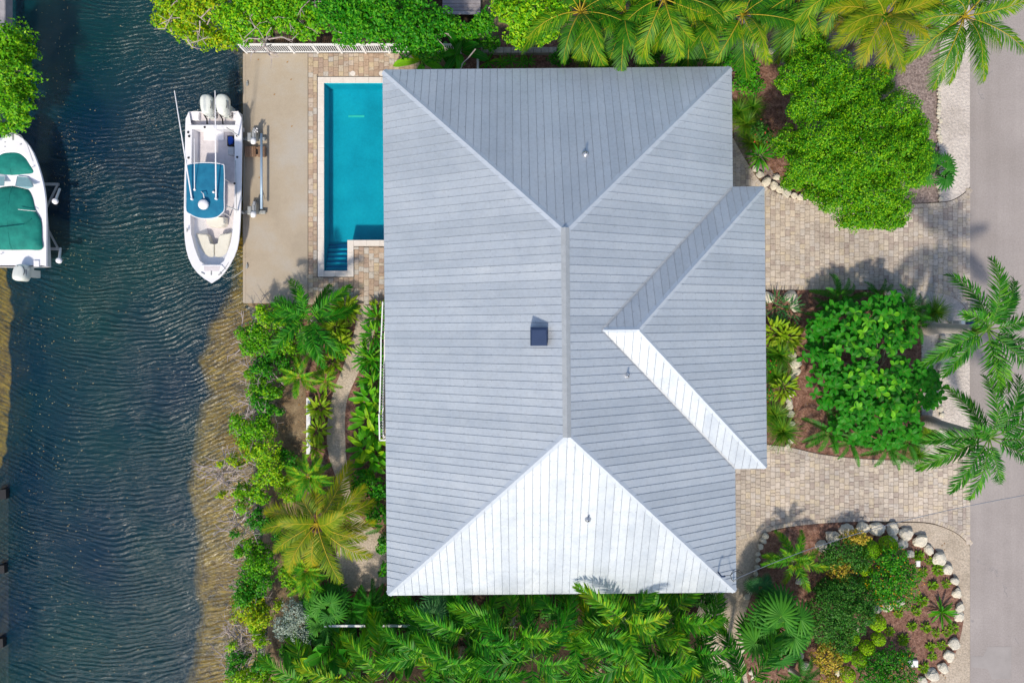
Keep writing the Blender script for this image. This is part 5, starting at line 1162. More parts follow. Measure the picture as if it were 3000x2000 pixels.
# ---------------------------------------------------------------- canal-side mangroves
zB = lambda x, y: (640 + x * .3188, 800 + y * .3188); zC = lambda x, y: (640 + x * .3188, 1280 + y * .3188); zD = lambda x, y: (640 + x * .3189, 1650 + y * .3189)
def blob(pt, r, z=.7, rz=.5, k=1.0): return (pt[0], pt[1], z, r, r * k, rz)
MG = [
 ('yellow-green mangrove shrub at the lower corner of the dock slab', [blob(zB(440, 400), 32), blob(zB(580, 400), 34, .9), blob(zB(400, 330), 15)], 'mangrove', 0),
 ('rounded bright mangrove shrub overhanging the canal just below the dock', [blob(zB(380, 590), 50), blob(zB(290, 690), 28), blob(zB(240, 560), 24), blob(zB(450, 660), 30), blob(zB(350, 520), 25)], 'mangrove', 0),
 ('open mangrove shrub with pale bare branches left of the leaning palm', [blob(zB(420, 830), 30), blob(zB(460, 900), 22), blob(zB(360, 870), 16), blob(zB(480, 780), 20)], 'mid', 14),
 ('sparse mangrove shrub beside grey driftwood branches, left of white retaining wall', [blob(zB(300, 930), 18), blob(zB(400, 1010), 32), blob(zB(340, 1080), 26), blob(zB(460, 1080), 26), blob(zB(540, 1100), 18)], 'mangrove', 10),
 ('mangrove shrub over a dense tangle of pale roots, level with white wall', [blob(zB(420, 1200), 36), blob(zB(350, 1150), 18), blob(zB(570, 1270), 12), blob(zB(470, 1260), 20)], 'mid', 22),
 ('mangrove shrub reaching out over brown shallows, level with white wall foot', [blob(zB(200, 1400), 34), blob(zB(330, 1430), 32), blob(zB(440, 1440), 34), blob(zB(170, 1330), 14), blob(zB(260, 1510), 22), blob(zB(420, 1350), 24)], 'mangrove', 8),
 ('large mangrove shrub above the white twig pile, left of cycad palm', [blob(zC(440, 130), 44), blob(zC(320, 150), 28), blob(zC(480, 280), 38), blob(zC(260, 60), 24), blob(zC(420, 380), 36), blob(zC(540, 360), 20)], 'mangrove', 6),
 ('thin mangrove shrub growing out of a bleached white twig pile', [blob(zC(150, 200), 20), blob(zC(35, 240), 11), blob(zC(40, 520), 11), blob(zC(200, 250), 12)], 'mangrove_y', 34),
 ('mangrove shrub left of yellow coconut palm, upper of the pair there', [blob(zC(250, 490), 30), blob(zC(360, 520), 30), blob(zC(430, 560), 18), blob(zC(220, 640), 22), blob(zC(190, 500), 16)], 'mangrove', 8),
 ('mangrove shrub left of yellow coconut palm, lower of the pair there', [blob(zC(340, 760), 26), blob(zC(430, 800), 24), blob(zC(370, 680), 14), blob(zC(160, 880), 14), blob(zC(480, 760), 18)], 'mid', 18),
 ('mangrove shrub with several bare white forks, below the coconut palm fronds', [blob(zC(280, 1010), 36), blob(zC(390, 1040), 34), blob(zC(200, 1050), 18), blob(zC(330, 1150), 32), blob(zC(440, 1160), 36)], 'mangrove', 10),
 ('dark mangrove shrub below white forked branch, above the silver bush', [blob(zC(300, 1250), 32), blob(zC(390, 1230), 30), blob(zC(250, 1380), 34), blob(zC(340, 1420), 38), blob(zC(230, 1480), 28), blob(zC(440, 1330), 22)], 'mid', 12),
 ('bright yellow-green mangrove shrub left of the silver bush', [blob(zD(250, 420), 42), blob(zD(370, 400), 36), blob(zD(420, 500), 28), blob(zD(330, 500), 24), blob(zD(560, 370), 14)], 'mangrove_y', 4),
 ('thin mangrove shrub over a big tangle of grey prop roots', [blob(zD(370, 620), 22), blob(zD(400, 700), 20), blob(zD(130, 740), 14), blob(zD(330, 560), 14)], 'mangrove', 36),
 ('low mangrove shrub with arching grey branches at the lower left corner', [blob(zD(160, 850), 24), blob(zD(240, 860), 22), blob(zD(420, 900), 24), blob(zD(140, 960), 20), blob(zD(350, 930), 12)], 'mid', 22),
 ('mangrove shrub cut by the bottom edge of the picture, along the canal', [blob(zD(220, 1040), 34), blob(zD(340, 1060), 30), blob(zD(430, 980), 22), blob(zD(460, 1080), 26), blob(zD(150, 1090), 26)], 'mangrove', 10),
]
for i, (lab, bl, mt, nb) in enumerate(MG):
    t = tree('mangrove_shrub', lab, [(b[0], b[1], b[2] + random.Random(i * 9 + q).uniform(-.15, .35), b[3] * .92, b[4] * .92, b[5]) for q, b in enumerate(bl)], mt, .12, 240, 100 + i, z0=-1.0, cat='mangrove', group='mangroves along the canal bank', trunk=.04, bark='twig', lump=.38, inner=.25, up=.45)
    if True:
        m = MB(); cx = min(b[0] for b in bl) * .6 + .4 * sum(b[0] for b in bl) / len(bl) - (6 if nb > 10 else 0); cy = sum(b[1] for b in bl) / len(bl); branches(m, cx, cy, .75, int(nb * 1.4) + 6, .75, 300 + i, 34, .022); part('bare_branches', m, MT['twig'], t, tuple(t.location))['kind'] = 'stuff'
# ---------------------------------------------------------------- north edge trees over the canal
NT_ = [
 ('yellow-green tree leaning over the canal at the top, beyond the dock railing', [(500, 15, 2.2, 48, 30, .7), (560, 45, 2.3, 62, 45, .9), (490, 65, 1.8, 38, 26, .6), (600, 105, 2.0, 48, 38, .7), (545, 95, 1.9, 40, 30, .6), (655, 120, 1.9, 38, 28, .6), (620, 15, 2.6, 55, 38, .8)], 'mangrove_y', 20),
 ('green tree with pale twisted branches behind the left end of white railing', [(690, 55, 2.6, 55, 45, .9), (740, 20, 2.8, 55, 40, .9), (705, 110, 1.9, 32, 26, .6), (770, 80, 2.2, 42, 32, .7)], 'mangrove', 14),
 ('leafy tree behind the middle of white railing, red litter showing through', [(840, 60, 2.4, 55, 42, .8), (890, 95, 2.0, 40, 24, .6), (860, 15, 2.7, 55, 36, .8), (930, 60, 2.3, 40, 36, .7), (800, 30, 2.4, 36, 30, .6)], 'mangrove', 10),
 ('dense mid-green tree behind railing, left of the boardwalk', [(985, 40, 3.0, 60, 48, 1.0), (1050, 70, 2.9, 58, 48, 1.0), (1020, 110, 2.4, 48, 28, .7), (1060, 15, 3.2, 62, 45, 1.0), (1125, 40, 3.1, 58, 50, 1.0), (1110, 95, 2.6, 50, 38, .8)], 'mid', 4),
 ('feathery tree overhanging the right end of white railing beside boardwalk', [(1190, 75, 3.0, 55, 48, .9), (1245, 95, 2.8, 52, 46, .9), (1200, 135, 2.2, 45, 30, .7), (1285, 60, 2.6, 40, 40, .8), (1260, 150, 2.0, 42, 34, .7), (1215, 20, 3.0, 40, 30, .8)], 'mid', 3),
 ('dark shrub in shade below boardwalk, right of feathery tree', [(1330, 80, 1.4, 34, 26, .6), (1385, 95, 1.2, 38, 28, .5), (1420, 70, 1.3, 34, 34, .6), (1440, 130, 1.0, 30, 22, .4)], 'mid', 2),
 ('bright lime-green bushy tree right of the boardwalk at the top', [(1500, 40, 3.6, 48, 44, .9), (1560, 30, 3.9, 55, 46, 1.0), (1620, 45, 3.7, 52, 44, .9), (1540, 85, 3.4, 52, 42, .8), (1595, 95, 3.3, 48, 36, .8), (1520, 118, 2.7, 34, 24, .6), (1475, 15, 3.2, 36, 30, .7)], 'lime', 0),
]
for i, (lab, bl, mt, nb) in enumerate(NT_):
    t = tree('broadleaf_tree', lab, bl, mt, .15 if mt != 'lime' else .17, 210 if mt != 'lime' else 190, 140 + i, z0=-.3, group='trees along the top edge', trunk=.09, lump=.32, inner=.3, aspect=.42 if mt == 'lime' else .5)
    if nb:
        m = MB(); branches(m, sum(b[0] for b in bl) / len(bl), sum(b[1] for b in bl) / len(bl), 2.8, nb, .9, 340 + i, 70, .025); part('bare_branches', m, MT['twig'], t, tuple(t.location))['kind'] = 'stuff'
tree('mangrove_tree', 'green mangrove tree on far bank at the upper left corner, above covered boat', [(30, 120, 1.6, 62, 50, .9), (70, 150, 1.3, 42, 46, .7), (20, 210, 1.8, 75, 60, 1.0), (75, 260, 1.2, 36, 40, .6), (25, 300, 1.6, 65, 45, .9), (60, 345, 1.1, 34, 34, .5), (-40, 180, 1.8, 60, 80, 1.0), (10, 375, .9, 50, 20, .4)], 'mangrove', .14, 250, 171, z0=-1.0, trunk=.1, lump=.32, base=(-20, 230))
m = MB(); p = P(4, 30, .1); m.bbox((p.x, p.y - 0, -.15), (.34, 2.4, .5), .03); tag(link('seawall_stub', m.mesh('seawall_stub', MT['deckwood'], p), None, p), 'grey plank edge of a dock in the upper left corner', 'dock edge')
# ---------------------------------------------------------------- big dense tree by the north driveway
BT = [(2325, 95, 3.2, 42, 45, .9), (2360, 150, 3.6, 70, 58, 1.0), (2335, 225, 3.9, 68, 62, 1.0), (2420, 215, 4.2, 78, 62, 1.1), (2480, 265, 4.2, 90, 70, 1.1), (2560, 240, 3.5, 58, 50, .9), (2385, 300, 4.3, 85, 70, 1.1), (2520, 345, 4.4, 95, 80, 1.2), (2620, 330, 3.9, 72, 66, 1.1), (2420, 400, 4.3, 95, 75, 1.1), (2310, 420, 3.0, 52, 55, .8), (2640, 420, 3.9, 80, 78, 1.1), (2550, 450, 4.3, 95, 78, 1.2), (2370, 480, 3.5, 75, 62, 1.0), (2460, 500, 4.0, 90, 70, 1.1), (2330, 530, 2.4, 48, 34, .6), (2640, 510, 3.5, 70, 62, 1.0), (2550, 560, 3.7, 88, 68, 1.0), (2460, 580, 3.3, 70, 52, .8), (2550, 630, 3.1, 70, 45, .8), (2610, 595, 3.1, 62, 50, .8), (2400, 555, 2.8, 55, 42, .7), (2675, 460, 3.4, 55, 70, .9), (2665, 380, 3.4, 52, 60, .9), (2600, 640, 2.8, 58, 40, .7), (2500, 640, 2.8, 56, 40, .7)]
tree('broadleaf_tree', 'big dense round-leaved green tree beside the upper driveway and road verge', [(x, y, z + random.Random(q + 7).uniform(-.25, .2), rx * .90, ry * .90, rz * .95) for q, (x, y, z, rx, ry, rz) in enumerate(BT)] + [(x + dx_ * rx, y + dy_ * ry, z - .1 + random.Random(int(x + 3 * y + 9 * dx_)).uniform(-.25, .2), rx * .42, ry * .42, rz * .55) for x, y, z, rx, ry, rz in BT for dx_, dy_ in ((.5, .3), (-.5, .35))], 'dense', .092, 480, 201, group='trees along the top edge', trunk=.16, lump=.22, inner=.2, aspect=.5, up=.4, base=(2470, 400))
# ---------------------------------------------------------------- coconut palms along the top
for i, (x, y, z, n, lab) in enumerate([
 (1700, 35, 4.1, 15, 'coconut palm at the top, nearest the lime-green tree'),
 (1835, 45, 3.7, 16, 'coconut palm at the top with fronds over the roof edge, second from lime tree'),
 (1945, -5, 4.6, 14, 'coconut palm cut by the top edge, above the middle of roof'),
 (2035, 55, 3.6, 15, 'coconut palm at the top, above the right half of the roof'),
 (2175, 42, 3.8, 15, 'coconut palm above the upper right roof corner'),
 (2345, -15, 4.0, 13, 'coconut palm cut by the top edge behind the big round tree'),
 (2470, -30, 4.2, 12, 'coconut palm cut by the top edge, between round tree and yellow palm'),
 (2592, 48, 4.4, 16, 'bright yellow-green coconut palm right of the big round tree, near the verge'),
 (2825, 48, 5.2, 14, 'dark coconut palm in the upper right hanging over the road')]):
    palm('coconut_palm', lab, x, y, z, 'coco' if i not in (7,) else 'coco_y', n + 3, 400 + i * 7, trunk=.12, group='coconut palms along the top edge', base=(1511 + (x - 1511) * (CAM_H - z) / CAM_H, 943 + (y - 943) * (CAM_H - z) / CAM_H + 10), bark='bark', scale=.94, dead=(i % 2), mix=(.14, .3, .34, .22))
# understory north
clump('banana_plant', 'broad light-green banana leaves over pavers at the left end of roof edge', 1235, 180, 'banana', 7, 11, z=.4, scale=.85, cat='banana')
clump('banana_plant', 'dark banana plant in shade between railing end and white partition', 1345, 150, 'banana_d', 9, 12, z=.7, scale=.85, cat='banana')
clump('banana_plant', 'shaded banana plant tucked against the roof edge below railing end', 1320, 195, 'banana_d', 7, 13, z=.4, scale=.7, cat='banana')
for i, (x, y) in enumerate([(1430, 182), (1470, 185), (1497, 178), (1527, 184), (1548, 180)]):
    clump('bromeliad', 'spiky bromeliad in the shaded red bed, %s from white partition' % ORD[i], x, y, 'brom', 16, 20 + i, z=.08, cat='bromeliad', group='bromeliads', scale=1.5 if i == 0 else 1.05, spread=.02)
for i, (x, y, s, lab) in enumerate([(1640, 175, 34, 'low dark shrub under palm fronds, near bromeliads'), (1760, 170, 40, 'low dark shrub in shade above the middle of roof edge'), (1900, 178, 40, 'low shaded shrub at roof edge under two palms'), (2010, 185, 36, 'green shrub at the roof edge beside bare mulch gap'), (2130, 190, 30, 'green leafy shrub touching the upper right roof corner')]):
    tree('garden_shrub', lab, [(x, y, .6, s, 22, .4), (x + 18, y - 30, .7, s * .8, 22, .4)], 'mid', .13, 170, 220 + i, cat='shrub', group='low shrubs north of the house', trunk=.03)
tree('garden_shrub', 'bright green leafy shrub beside red mulch, right of upper roof corner', [(2180, 210, .8, 30, 30, .4), (2205, 195, .9, 24, 22, .4), (2170, 250, .5, 24, 22, .3), (2210, 240, .5, 20, 20, .3)], 'mid', .16, 120, 231, cat='shrub', trunk=.03, lump=.3)
tree('garden_shrub', 'small leafy shrub on red mulch between roof corner and big tree', [(2200, 268, .4, 26, 18, .25), (2228, 255, .4, 16, 14, .2)], 'mid', .13, 110, 232, cat='shrub', trunk=.02, lump=.3)
# ---------------------------------------------------------------- grasses
def grass_mesh(n, ln, seed):
    rs = np.random.RandomState(seed); V = []; Q = []
    for i in range(n):
        a = rs.uniform(0, 6.28); e = rs.uniform(25, 85); l = ln * rs.uniform(.6, 1.2); w = .009; h = np.array([math.cos(a), math.sin(a), 0]); s = np.array([-h[1], h[0], 0]) * w
        p0 = h * rs.uniform(0, .06); p1 = p0 + h * l * .5 * math.cos(R(e)) + np.array([0, 0, l * .5 * math.sin(R(e))]); p2 = p1 + h * l * .55 * math.cos(R(e - 45)) + np.array([0, 0, l * .5 * math.sin(R(e - 45)) * .5]); b = len(V)
        V += [p0 - s, p0 + s, p1 + s, p1 - s, p2 + s * .2, p2 - s * .2]; Q += [(b, b + 1, b + 2, b + 3), (b + 3, b + 2, b + 4, b + 5)]
    return mesh_np('grass_blades', V, Q, MT['grass'])
GM = [grass_mesh(260, .8, i) for i in range(2)]
def tuft(label, px, py, s=1.0, seed=0):
    p = P(px, py, .2); t = thing('grass_tuft', label, 'grass tuft', (p.x, p.y, 0), 'ornamental grass tufts'); link('blades', GM[seed % 2], t, (0, 0, 0), (0, 0, seed * 1.3), (s, s, s))
    m = MB(); m.lathe((p.x, p.y, -.05), [(.1 * s, 0), (.06 * s, .12)], 7); part('crown_base', m, MT['grass'], t, (p.x, p.y, 0))
for i, (x, y, s, lab) in enumerate([(2162, 330, 1.0, 'fine grass tuft against the right roof edge near upper corner'), (2185, 365, 1.1, 'fine arching grass tuft beside walk, between roof edge and red flower'), (2205, 315, .9, 'fine grass tuft on red mulch left of the big round tree'), (2205, 420, 1.0, 'grass tuft above the yellow-green ginger near boulders'),
        (2735, 915, 1.15, 'dark grass tuft beside the trunk base of upper royal palm'), (2720, 1270, .9, 'grass tuft beside the trunk base of lower royal palm'), (2282, 1040, 1.2, 'grass tuft along the right roof edge, below yellow ginger'), (2270, 1100, 1.1, 'grass tuft along the right roof edge, above pink flower'), (2268, 1215, 1.1, 'grass tuft along the right roof edge, below pink flower'), (2290, 1262, 1.3, 'large grass tuft at the lower end of the boulder row by roof'), (2690, 1330, .8, 'dry grass tuft at lower edge of the middle bed by driveway')]): tuft(lab, x, y, s, i)
clump('shell_ginger', 'yellow variegated ginger beside boulders left of the big round tree', 2225, 458, 'strapd', 26, 31, z=.3, cat='ginger', scale=1.0)
for o in [c for c in bpy.data.objects if c.parent and c.parent.name == 'shell_ginger']: pass
tree('hibiscus', 'green hibiscus with red flowers left of the big round tree', [(2225, 385, .9, 26, 28, .4), (2248, 400, .8, 22, 24, .4)], 'darkshrub', .11, 220, 240, cat='shrub', trunk=.03, flowers=('flower_r', .10, 5))
clump('fan_palm_seedling', 'small fan palm sticking out of round tree toward the verge', 2738, 500, 'fan_s', 9, 41, z=.6, cat='palm', pname='fan_leaf', scale=1.25)
# ---------------------------------------------------------------- middle bed
GL = [MT['ginger']]
def reskin(o, mat):
    for ch in o.children:
        if ch.data and len(ch.data.materials) and ch.name.startswith('leaf'):
            pass
SPEC['gin'] = [mk(blade_mesh, 'leaf', 2, L_=.50, W=.10, pitch0=a, curve=c, mat='ginger', rib=False) for a, c in ((75, 35), (55, 60), (32, 60), (12, 45))]
SPEC['aga_b'] = [mk(blade_mesh, 'leaf', 2, L_=.5, W=.05, pitch0=a, curve=c, mat='fan_blue', rib=False) for a, c in ((75, 10), (50, 15), (28, 20), (10, 15))]
for i, (x, y, k, n, s, lab) in enumerate([(2272, 900, 'aga_b', 40, 1.0, 'blue-green spiky plant by the boulder at the upper end of roof-side bed'), (2310, 905, 'aga_b', 40, 1.0, 'blue-green spiky plant beside red mulch at upper end of roof-side bed'), (2270, 975, 'gin', 56, 1.1, 'yellow-green ginger clump at roof edge, left one of the pair'), (2305, 990, 'gin', 56, 1.15, 'yellow-green ginger clump beside mulch path, right one of the pair'), (2295, 1135, 'gin', 50, 1.0, 'yellow-green ginger clump beside boulder row, near the pink flower')]): clump('ginger_plant' if k == 'gin' else 'spiky_plant', lab, x, y, k, n, 50 + i, z=.25, cat='ginger' if k == 'gin' else 'plant', scale=s, spread=.38)
tree('flowering_plant', 'green plant with pink flowers at the right roof edge', [(2255, 1065, .4, 18, 22, .3), (2252, 1155, .4, 14, 20, .3)], 'mid', .10, 180, 245, cat='plant', trunk=.02, flowers=('flower_r', .14, 9))
def big_leaf_mesh(i): return blade_mesh('leaf', .36, .19, 20, 45, 'bigleaf', seed=i, fold=.18, pet=.14, ns=6, wave=.03)
BLM = [big_leaf_mesh(i) for i in range(4)]
def bigleaf_tree():
    bl = [(2420, 965, 2.2, 50, 60), (2400, 1040, 2.0, 48, 50), (2470, 940, 2.6, 60, 52), (2500, 1030, 2.9, 75, 65), (2560, 930, 2.8, 62, 55), (2610, 905, 2.5, 48, 40), (2600, 1000, 2.7, 65, 55), (2640, 960, 2.2, 48, 55), (2430, 1110, 2.1, 55, 40), (2510, 1120, 2.8, 75, 60), (2600, 1110, 2.8, 70, 62), (2680, 1105, 2.2, 60, 55), (2720, 1130, 1.8, 38, 55), (2420, 1165, 1.7, 55, 24), (2500, 1195, 2.5, 70, 50), (2580, 1200, 2.6, 72, 52), (2660, 1180, 2.3, 55, 48), (2500, 1255, 2.0, 65, 36), (2590, 1270, 1.9, 70, 36), (2660, 1250, 1.8, 42, 40)]
    b0 = P(2560, 1090, 0); B = (b0.x, b0.y, 0); t = thing('large_leaved_tree', 'tree with large glossy green oval leaves in the bed between driveways', 'tree', B); m = MB(); rs = random.Random(77); pts = []
    for x, y, z, rx, ry in bl:
        z = z * .72; c = P(x, y, z); m.tube([(b0.x, b0.y, 0), (b0.x + (c.x - b0.x) * .35, b0.y + (c.y - b0.y) * .35, z * .55), (c.x, c.y, z - .15)], [.07, .05, .02], 6)
        k = int(rx * ry / 140)
        for _ in range(k):
            a = rs.uniform(0, 6.28); r = math.sqrt(rs.random()); p = P(x + rx * r * math.cos(a), y + ry * r * math.sin(a), z); p.z = z + .45 * (1 - r * r) + rs.uniform(-.45, .15) ; pts.append(p)
    part('trunk', m, MT['bark'], t, B)
    lv = []
    for p in pts:                                   # whorls of leaves round each twig tip
        n = rs.choice((4, 5, 6)); a0 = rs.uniform(0, 6.28); up = rs.uniform(-.25, .35)
        for k in range(n): lv.append((p.z + rs.uniform(-.02, .02), p, a0 + k * 6.283 / n + rs.uniform(-.3, .3), up + rs.uniform(-.25, .25), rs.uniform(.75, 1.15)))
    lv.sort(key=lambda q: -q[0]); V = []; Q = []; MI = []; off = 0
    data = []
    for me in BLM:
        v = np.zeros(len(me.vertices) * 3, np.float32); me.vertices.foreach_get('co', v); q = np.zeros(len(me.polygons) * 4, np.int32); me.loops.foreach_get('vertex_index', q); mi = np.zeros(len(me.polygons), np.int32); me.polygons.foreach_get('material_index', mi); data.append((v.reshape(-1, 3), q.reshape(-1, 4), mi))
    for i, (_, p, a, tl, s) in enumerate(lv):
        if i < 300: link('leaf', BLM[i % 4], t, (p.x - B[0], p.y - B[1], p.z - B[2]), (0, -tl, a), (s, s, s))
        else:
            v, q, mi = data[i % 4]; mt = np.array(Matrix.Rotation(a, 3, 'Z') @ Matrix.Rotation(-tl, 3, 'Y')); V.append((v * s) @ mt.T + np.array([p.x - B[0], p.y - B[1], p.z - B[2]])); Q.append(q + off); MI.append(mi); off += len(v)
    if V: o = link('lower_leaves', mesh_np('lower_leaves', np.concatenate(V), np.concatenate(Q), [MT['bigleaf'], MT['rach_g']], np.concatenate(MI), smooth=True), t); o['kind'] = 'stuff'
bigleaf_tree()
for i, (x, y, z, n, s, lab) in enumerate([(2455, 872, .7, 13, 1.0, 'dark feathery cycad at upper left of the large-leaved tree, over driveway edge'), (2425, 930, .6, 10, .85, 'dark feathery cycad left of the large-leaved tree, near red mulch'), (2570, 868, .7, 11, .8, 'dark feathery cycad at upper edge of large-leaved tree'), (2655, 905, .7, 12, .95, 'feathery cycad at upper right of the large-leaved tree'), (2690, 950, .6, 9, .8, 'feathery cycad between large-leaved tree and upper royal palm trunk'), (2430, 1265, .7, 13, 1.05, 'dark feathery cycad at lower left of the large-leaved tree'), (2490, 1295, .6, 11, .9, 'feathery cycad over the lower bed edge, left of its neighbour'), (2600, 1312, .6, 12, 1.0, 'feathery cycad hanging over the lower driveway edge'), (2655, 1290, .6, 10, .9, 'feathery cycad between large-leaved tree and lower royal palm trunk')]):
    clump('cycad', lab, x, y, 'cycad', n, 600 + i, z=z, cat='cycad', group='cycads in the middle bed', scale=s, spread=.05, pname='frond', mix=(.2, .35, .3, .15))
# royal palms by the road
palm('royal_palm', 'tall royal palm with ringed grey trunk, upper one beside the mailbox pillar', 2893, 965, 4.7, 'royal', 12, 710, trunk=.19, base=(2702, 960), shaft=True, group='royal palms at the road', mix=(.1, .25, .4, .25), bulge=.12, az=[160, 118, 92, 60, 20, 345, 312, 285, 262, 205, 40, 225, 140, 300], scale=1.15)
palm('royal_palm', 'tall royal palm with ringed grey trunk, lower one beside the lower driveway', 2898, 1282, 4.7, 'royal', 12, 720, trunk=.17, base=(2708, 1232), shaft=True, group='royal palms at the road', mix=(.1, .25, .4, .25), bulge=.1, az=[140, 98, 55, 20, 350, 320, 290, 262, 240, 190, 172, 120, 215, 30], scale=1.15)
# ---------------------------------------------------------------- south-east bed
zE = lambda x, y: (2450 + x * .3508, 1450 + y * .3508); zF = lambda x, y: (2100 + x * .3508, 1450 + y * .3508)
palm('young_palm', 'young feathery palm with yellowing tips left of boulder-ringed bed', 2325, 1640, 1.3, 'alex_l', 11, 730, trunk=.09, scale=.5, cat='palm', mix=(.15, .35, .35, .15))
palm('fan_palm', 'large fan palm with round pleated leaves at the left of the bed', 2270, 1830, 1.7, 'fan', 21, 740, trunk=.12, scale=1.4, mix=(.12, .35, .33, .2), bark='bark')
palm('fan_palm', 'small dark fan palm beside gravel path, up-left of large fan palm', 2225, 1715, 1.1, 'fan_b', 6, 745, trunk=.08, scale=.6, bark='bark')
tree('dark_shrub', 'wide dark green small-leaved shrub in the middle of boulder-ringed bed', [(2440, 1770, 1.0, 68, 60, .6), (2500, 1800, 1.0, 60, 62, .6), (2420, 1830, .9, 55, 50, .5), (2480, 1720, .9, 55, 40, .5), (2530, 1760, .8, 40, 50, .5), (2460, 1880, .7, 44, 36, .4), (2420, 1720, .7, 36, 30, .4)], 'darkshrub', .105, 300, 250, cat='shrub', trunk=.05)
tree('dark_shrub', 'dark green shrub under cable beside the yellow croton and boulders', [(2470, 1615, .8, 55, 40, .5), (2520, 1640, .7, 36, 40, .4), (2430, 1640, .6, 30, 30, .4)], 'darkshrub', .10, 260, 251, cat='shrub', trunk=.04)
for i, (x, y, rx, ry, lab) in enumerate([(2462, 1672, 36, 42, 'yellow croton bush right of the young palm, with golden leaves'), (2425, 1925, 44, 48, 'yellow-green croton bush below dark shrub, near clipped balls'), (2505, 1573, 40, 22, 'low golden croton under the boulders at the top of bed'), (2432, 1992, 36, 22, 'golden croton cut by the bottom edge of the picture')]):
    tree('croton_bush', lab, [(x, y, .7, rx, ry, .4)], 'croton', .12, 230, 255 + i, cat='croton', group='croton bushes', trunk=.03)
balls = [(280, 455, 27), (430, 420, 26), (240, 610, 20), (230, 740, 20), (340, 1060, 23), (350, 1200, 19), (255, 1275, 21), (190, 1370, 22), (130, 1190, 20), (65, 1330, 19), (95, 1495, 21)]
BLAB = ['clipped green ball shrub under cable, left of the topmost clipped ball', 'topmost clipped ball shrub in boulder-ringed bed', 'clipped ball shrub right of golden croton, upper of two', 'clipped ball shrub right of golden croton, lower of two', 'clipped ball shrub below pale rocks, right of wide dark shrub', 'rightmost clipped ball in the lower group of balls', 'clipped ball in middle of lower group, below the mulch gap', 'clipped ball second lowest in the lower group', 'clipped ball at lower right edge of the wide dark shrub', 'clipped ball touching lower yellow croton', 'lowest clipped ball shrub, near the bottom edge']
for i, (x, y, r) in enumerate(balls):
    px, py = zE(x, y); tree('clipped_ball_shrub', BLAB[i], [(px, py, .5, r * 1.05, r * 1.05, r * M * 1.05)], 'ball', .075, 900, 260 + i, cat='topiary', group='clipped ball shrubs', trunk=.03, lump=.03, inner=.15, up=.3, shell=(.93, 1.02), low=-.4)
tree('orange_flower_shrub', 'large bright green shrub with orange flowers inside the boulder ring', [(2612, 1640, .9, 46, 40, .5), (2650, 1690, .9, 46, 48, .5), (2590, 1700, .9, 48, 48, .5), (2620, 1750, .8, 60, 36, .4), (2570, 1735, .6, 30, 24, .3)], 'mid', .11, 260, 280, cat='shrub', trunk=.05, flowers=('flower_o', .07, 14), lump=.3)
tree('orange_flower_shrub', 'bright green shrub with a few orange flowers at the bottom edge', [(2590, 1930, .7, 55, 36, .4), (2560, 1980, .8, 50, 44, .5), (2630, 1985, .8, 52, 40, .5), (2650, 1925, .5, 26, 28, .3)], 'mid', .11, 260, 281, cat='shrub', trunk=.05, flowers=('flower_o', .07, 6), lump=.3)
sm = sorted([zE(*p) for p in [(685, 510), (775, 545), (845, 620), (725, 640), (805, 750), (915, 740), (715, 880), (665, 965), (515, 985), (630, 1090), (745, 1105), (830, 1145), (975, 1110), (920, 1140), (440, 1130), (555, 1205), (785, 1260), (800, 1340), (880, 1250), (725, 1435)]], key=lambda p: p[1])
for i, (x, y) in enumerate(sm):
    s = random.Random(i).uniform(.75, 1.35); clump('small_succulent', 'small yellow-green rosette on mulch inside boulder ring, %s from the top' % ORD[i], x, y, 'succ', 26, 800 + i, z=.05, cat='succulent', group='small rosettes in the boulder ring', scale=s * 1.3, spread=.13)
clump('agave', 'spiky green agave beside the right boulders near the road', 2757, 1792, 'agave', 22, 61, z=.12, cat='agave', scale=1.15, spread=.02)
palm('cycad', 'feathery cycad at the bottom edge right of gravel path', 2345, 1985, .8, 'cycad', 14, 750, trunk=.1, cat='cycad', scale=.95)
# ---------------------------------------------------------------- canal-side garden
palm('foxtail_palm', 'bushy green palm at the lower right corner of the dock', 905, 935, 1.7, 'alex', 14, 760, trunk=.11, group='palms in the canal-side garden', az=[140, 75, 205, 275, 35, 300, 0, 235, 110, 320, 180, 60, 250], scale=.75, mix=(.12, .3, .35, .23))
palm('areca_palm', 'small yellow-green palm at the top of the white retaining wall', 878, 1105, 1.2, 'areca', 13, 770, trunk=.06, group='palms in the canal-side garden', scale=.8)
palm('areca_palm', 'small yellow-tipped palm beside gravel path below bushy palm', 955, 1115, .9, 'areca', 11, 771, trunk=.05, group='palms in the canal-side garden', scale=.6)
palm('bottle_palm', 'compact dark palm below the white retaining wall beside gravel path', 905, 1395, 2.7, 'areca', 15, 772, trunk=.09, group='palms in the canal-side garden', scale=.88)
palm('coconut_palm', 'wide golden coconut palm between canal bank and gravel pad', 930, 1532, 2.3, 'coco_y', 17, 773, trunk=.13, scale=.98, az=[25, 155, 200, 335, 235, 275, 305, 60, 120, 90, 10, 180, 215, 350, 255], mix=(.12, .28, .36, .24))
palm('areca_palm', 'yellow-tipped palm below golden coconut palm, beside gravel pad', 900, 1668, 1.4, 'areca', 15, 774, trunk=.06, group='palms in the canal-side garden', scale=.88)
palm('areca_palm', 'yellow-tipped palm above the silver bush', 895, 1715, 1.1, 'areca', 12, 775, trunk=.06, group='palms in the canal-side garden', scale=.7)
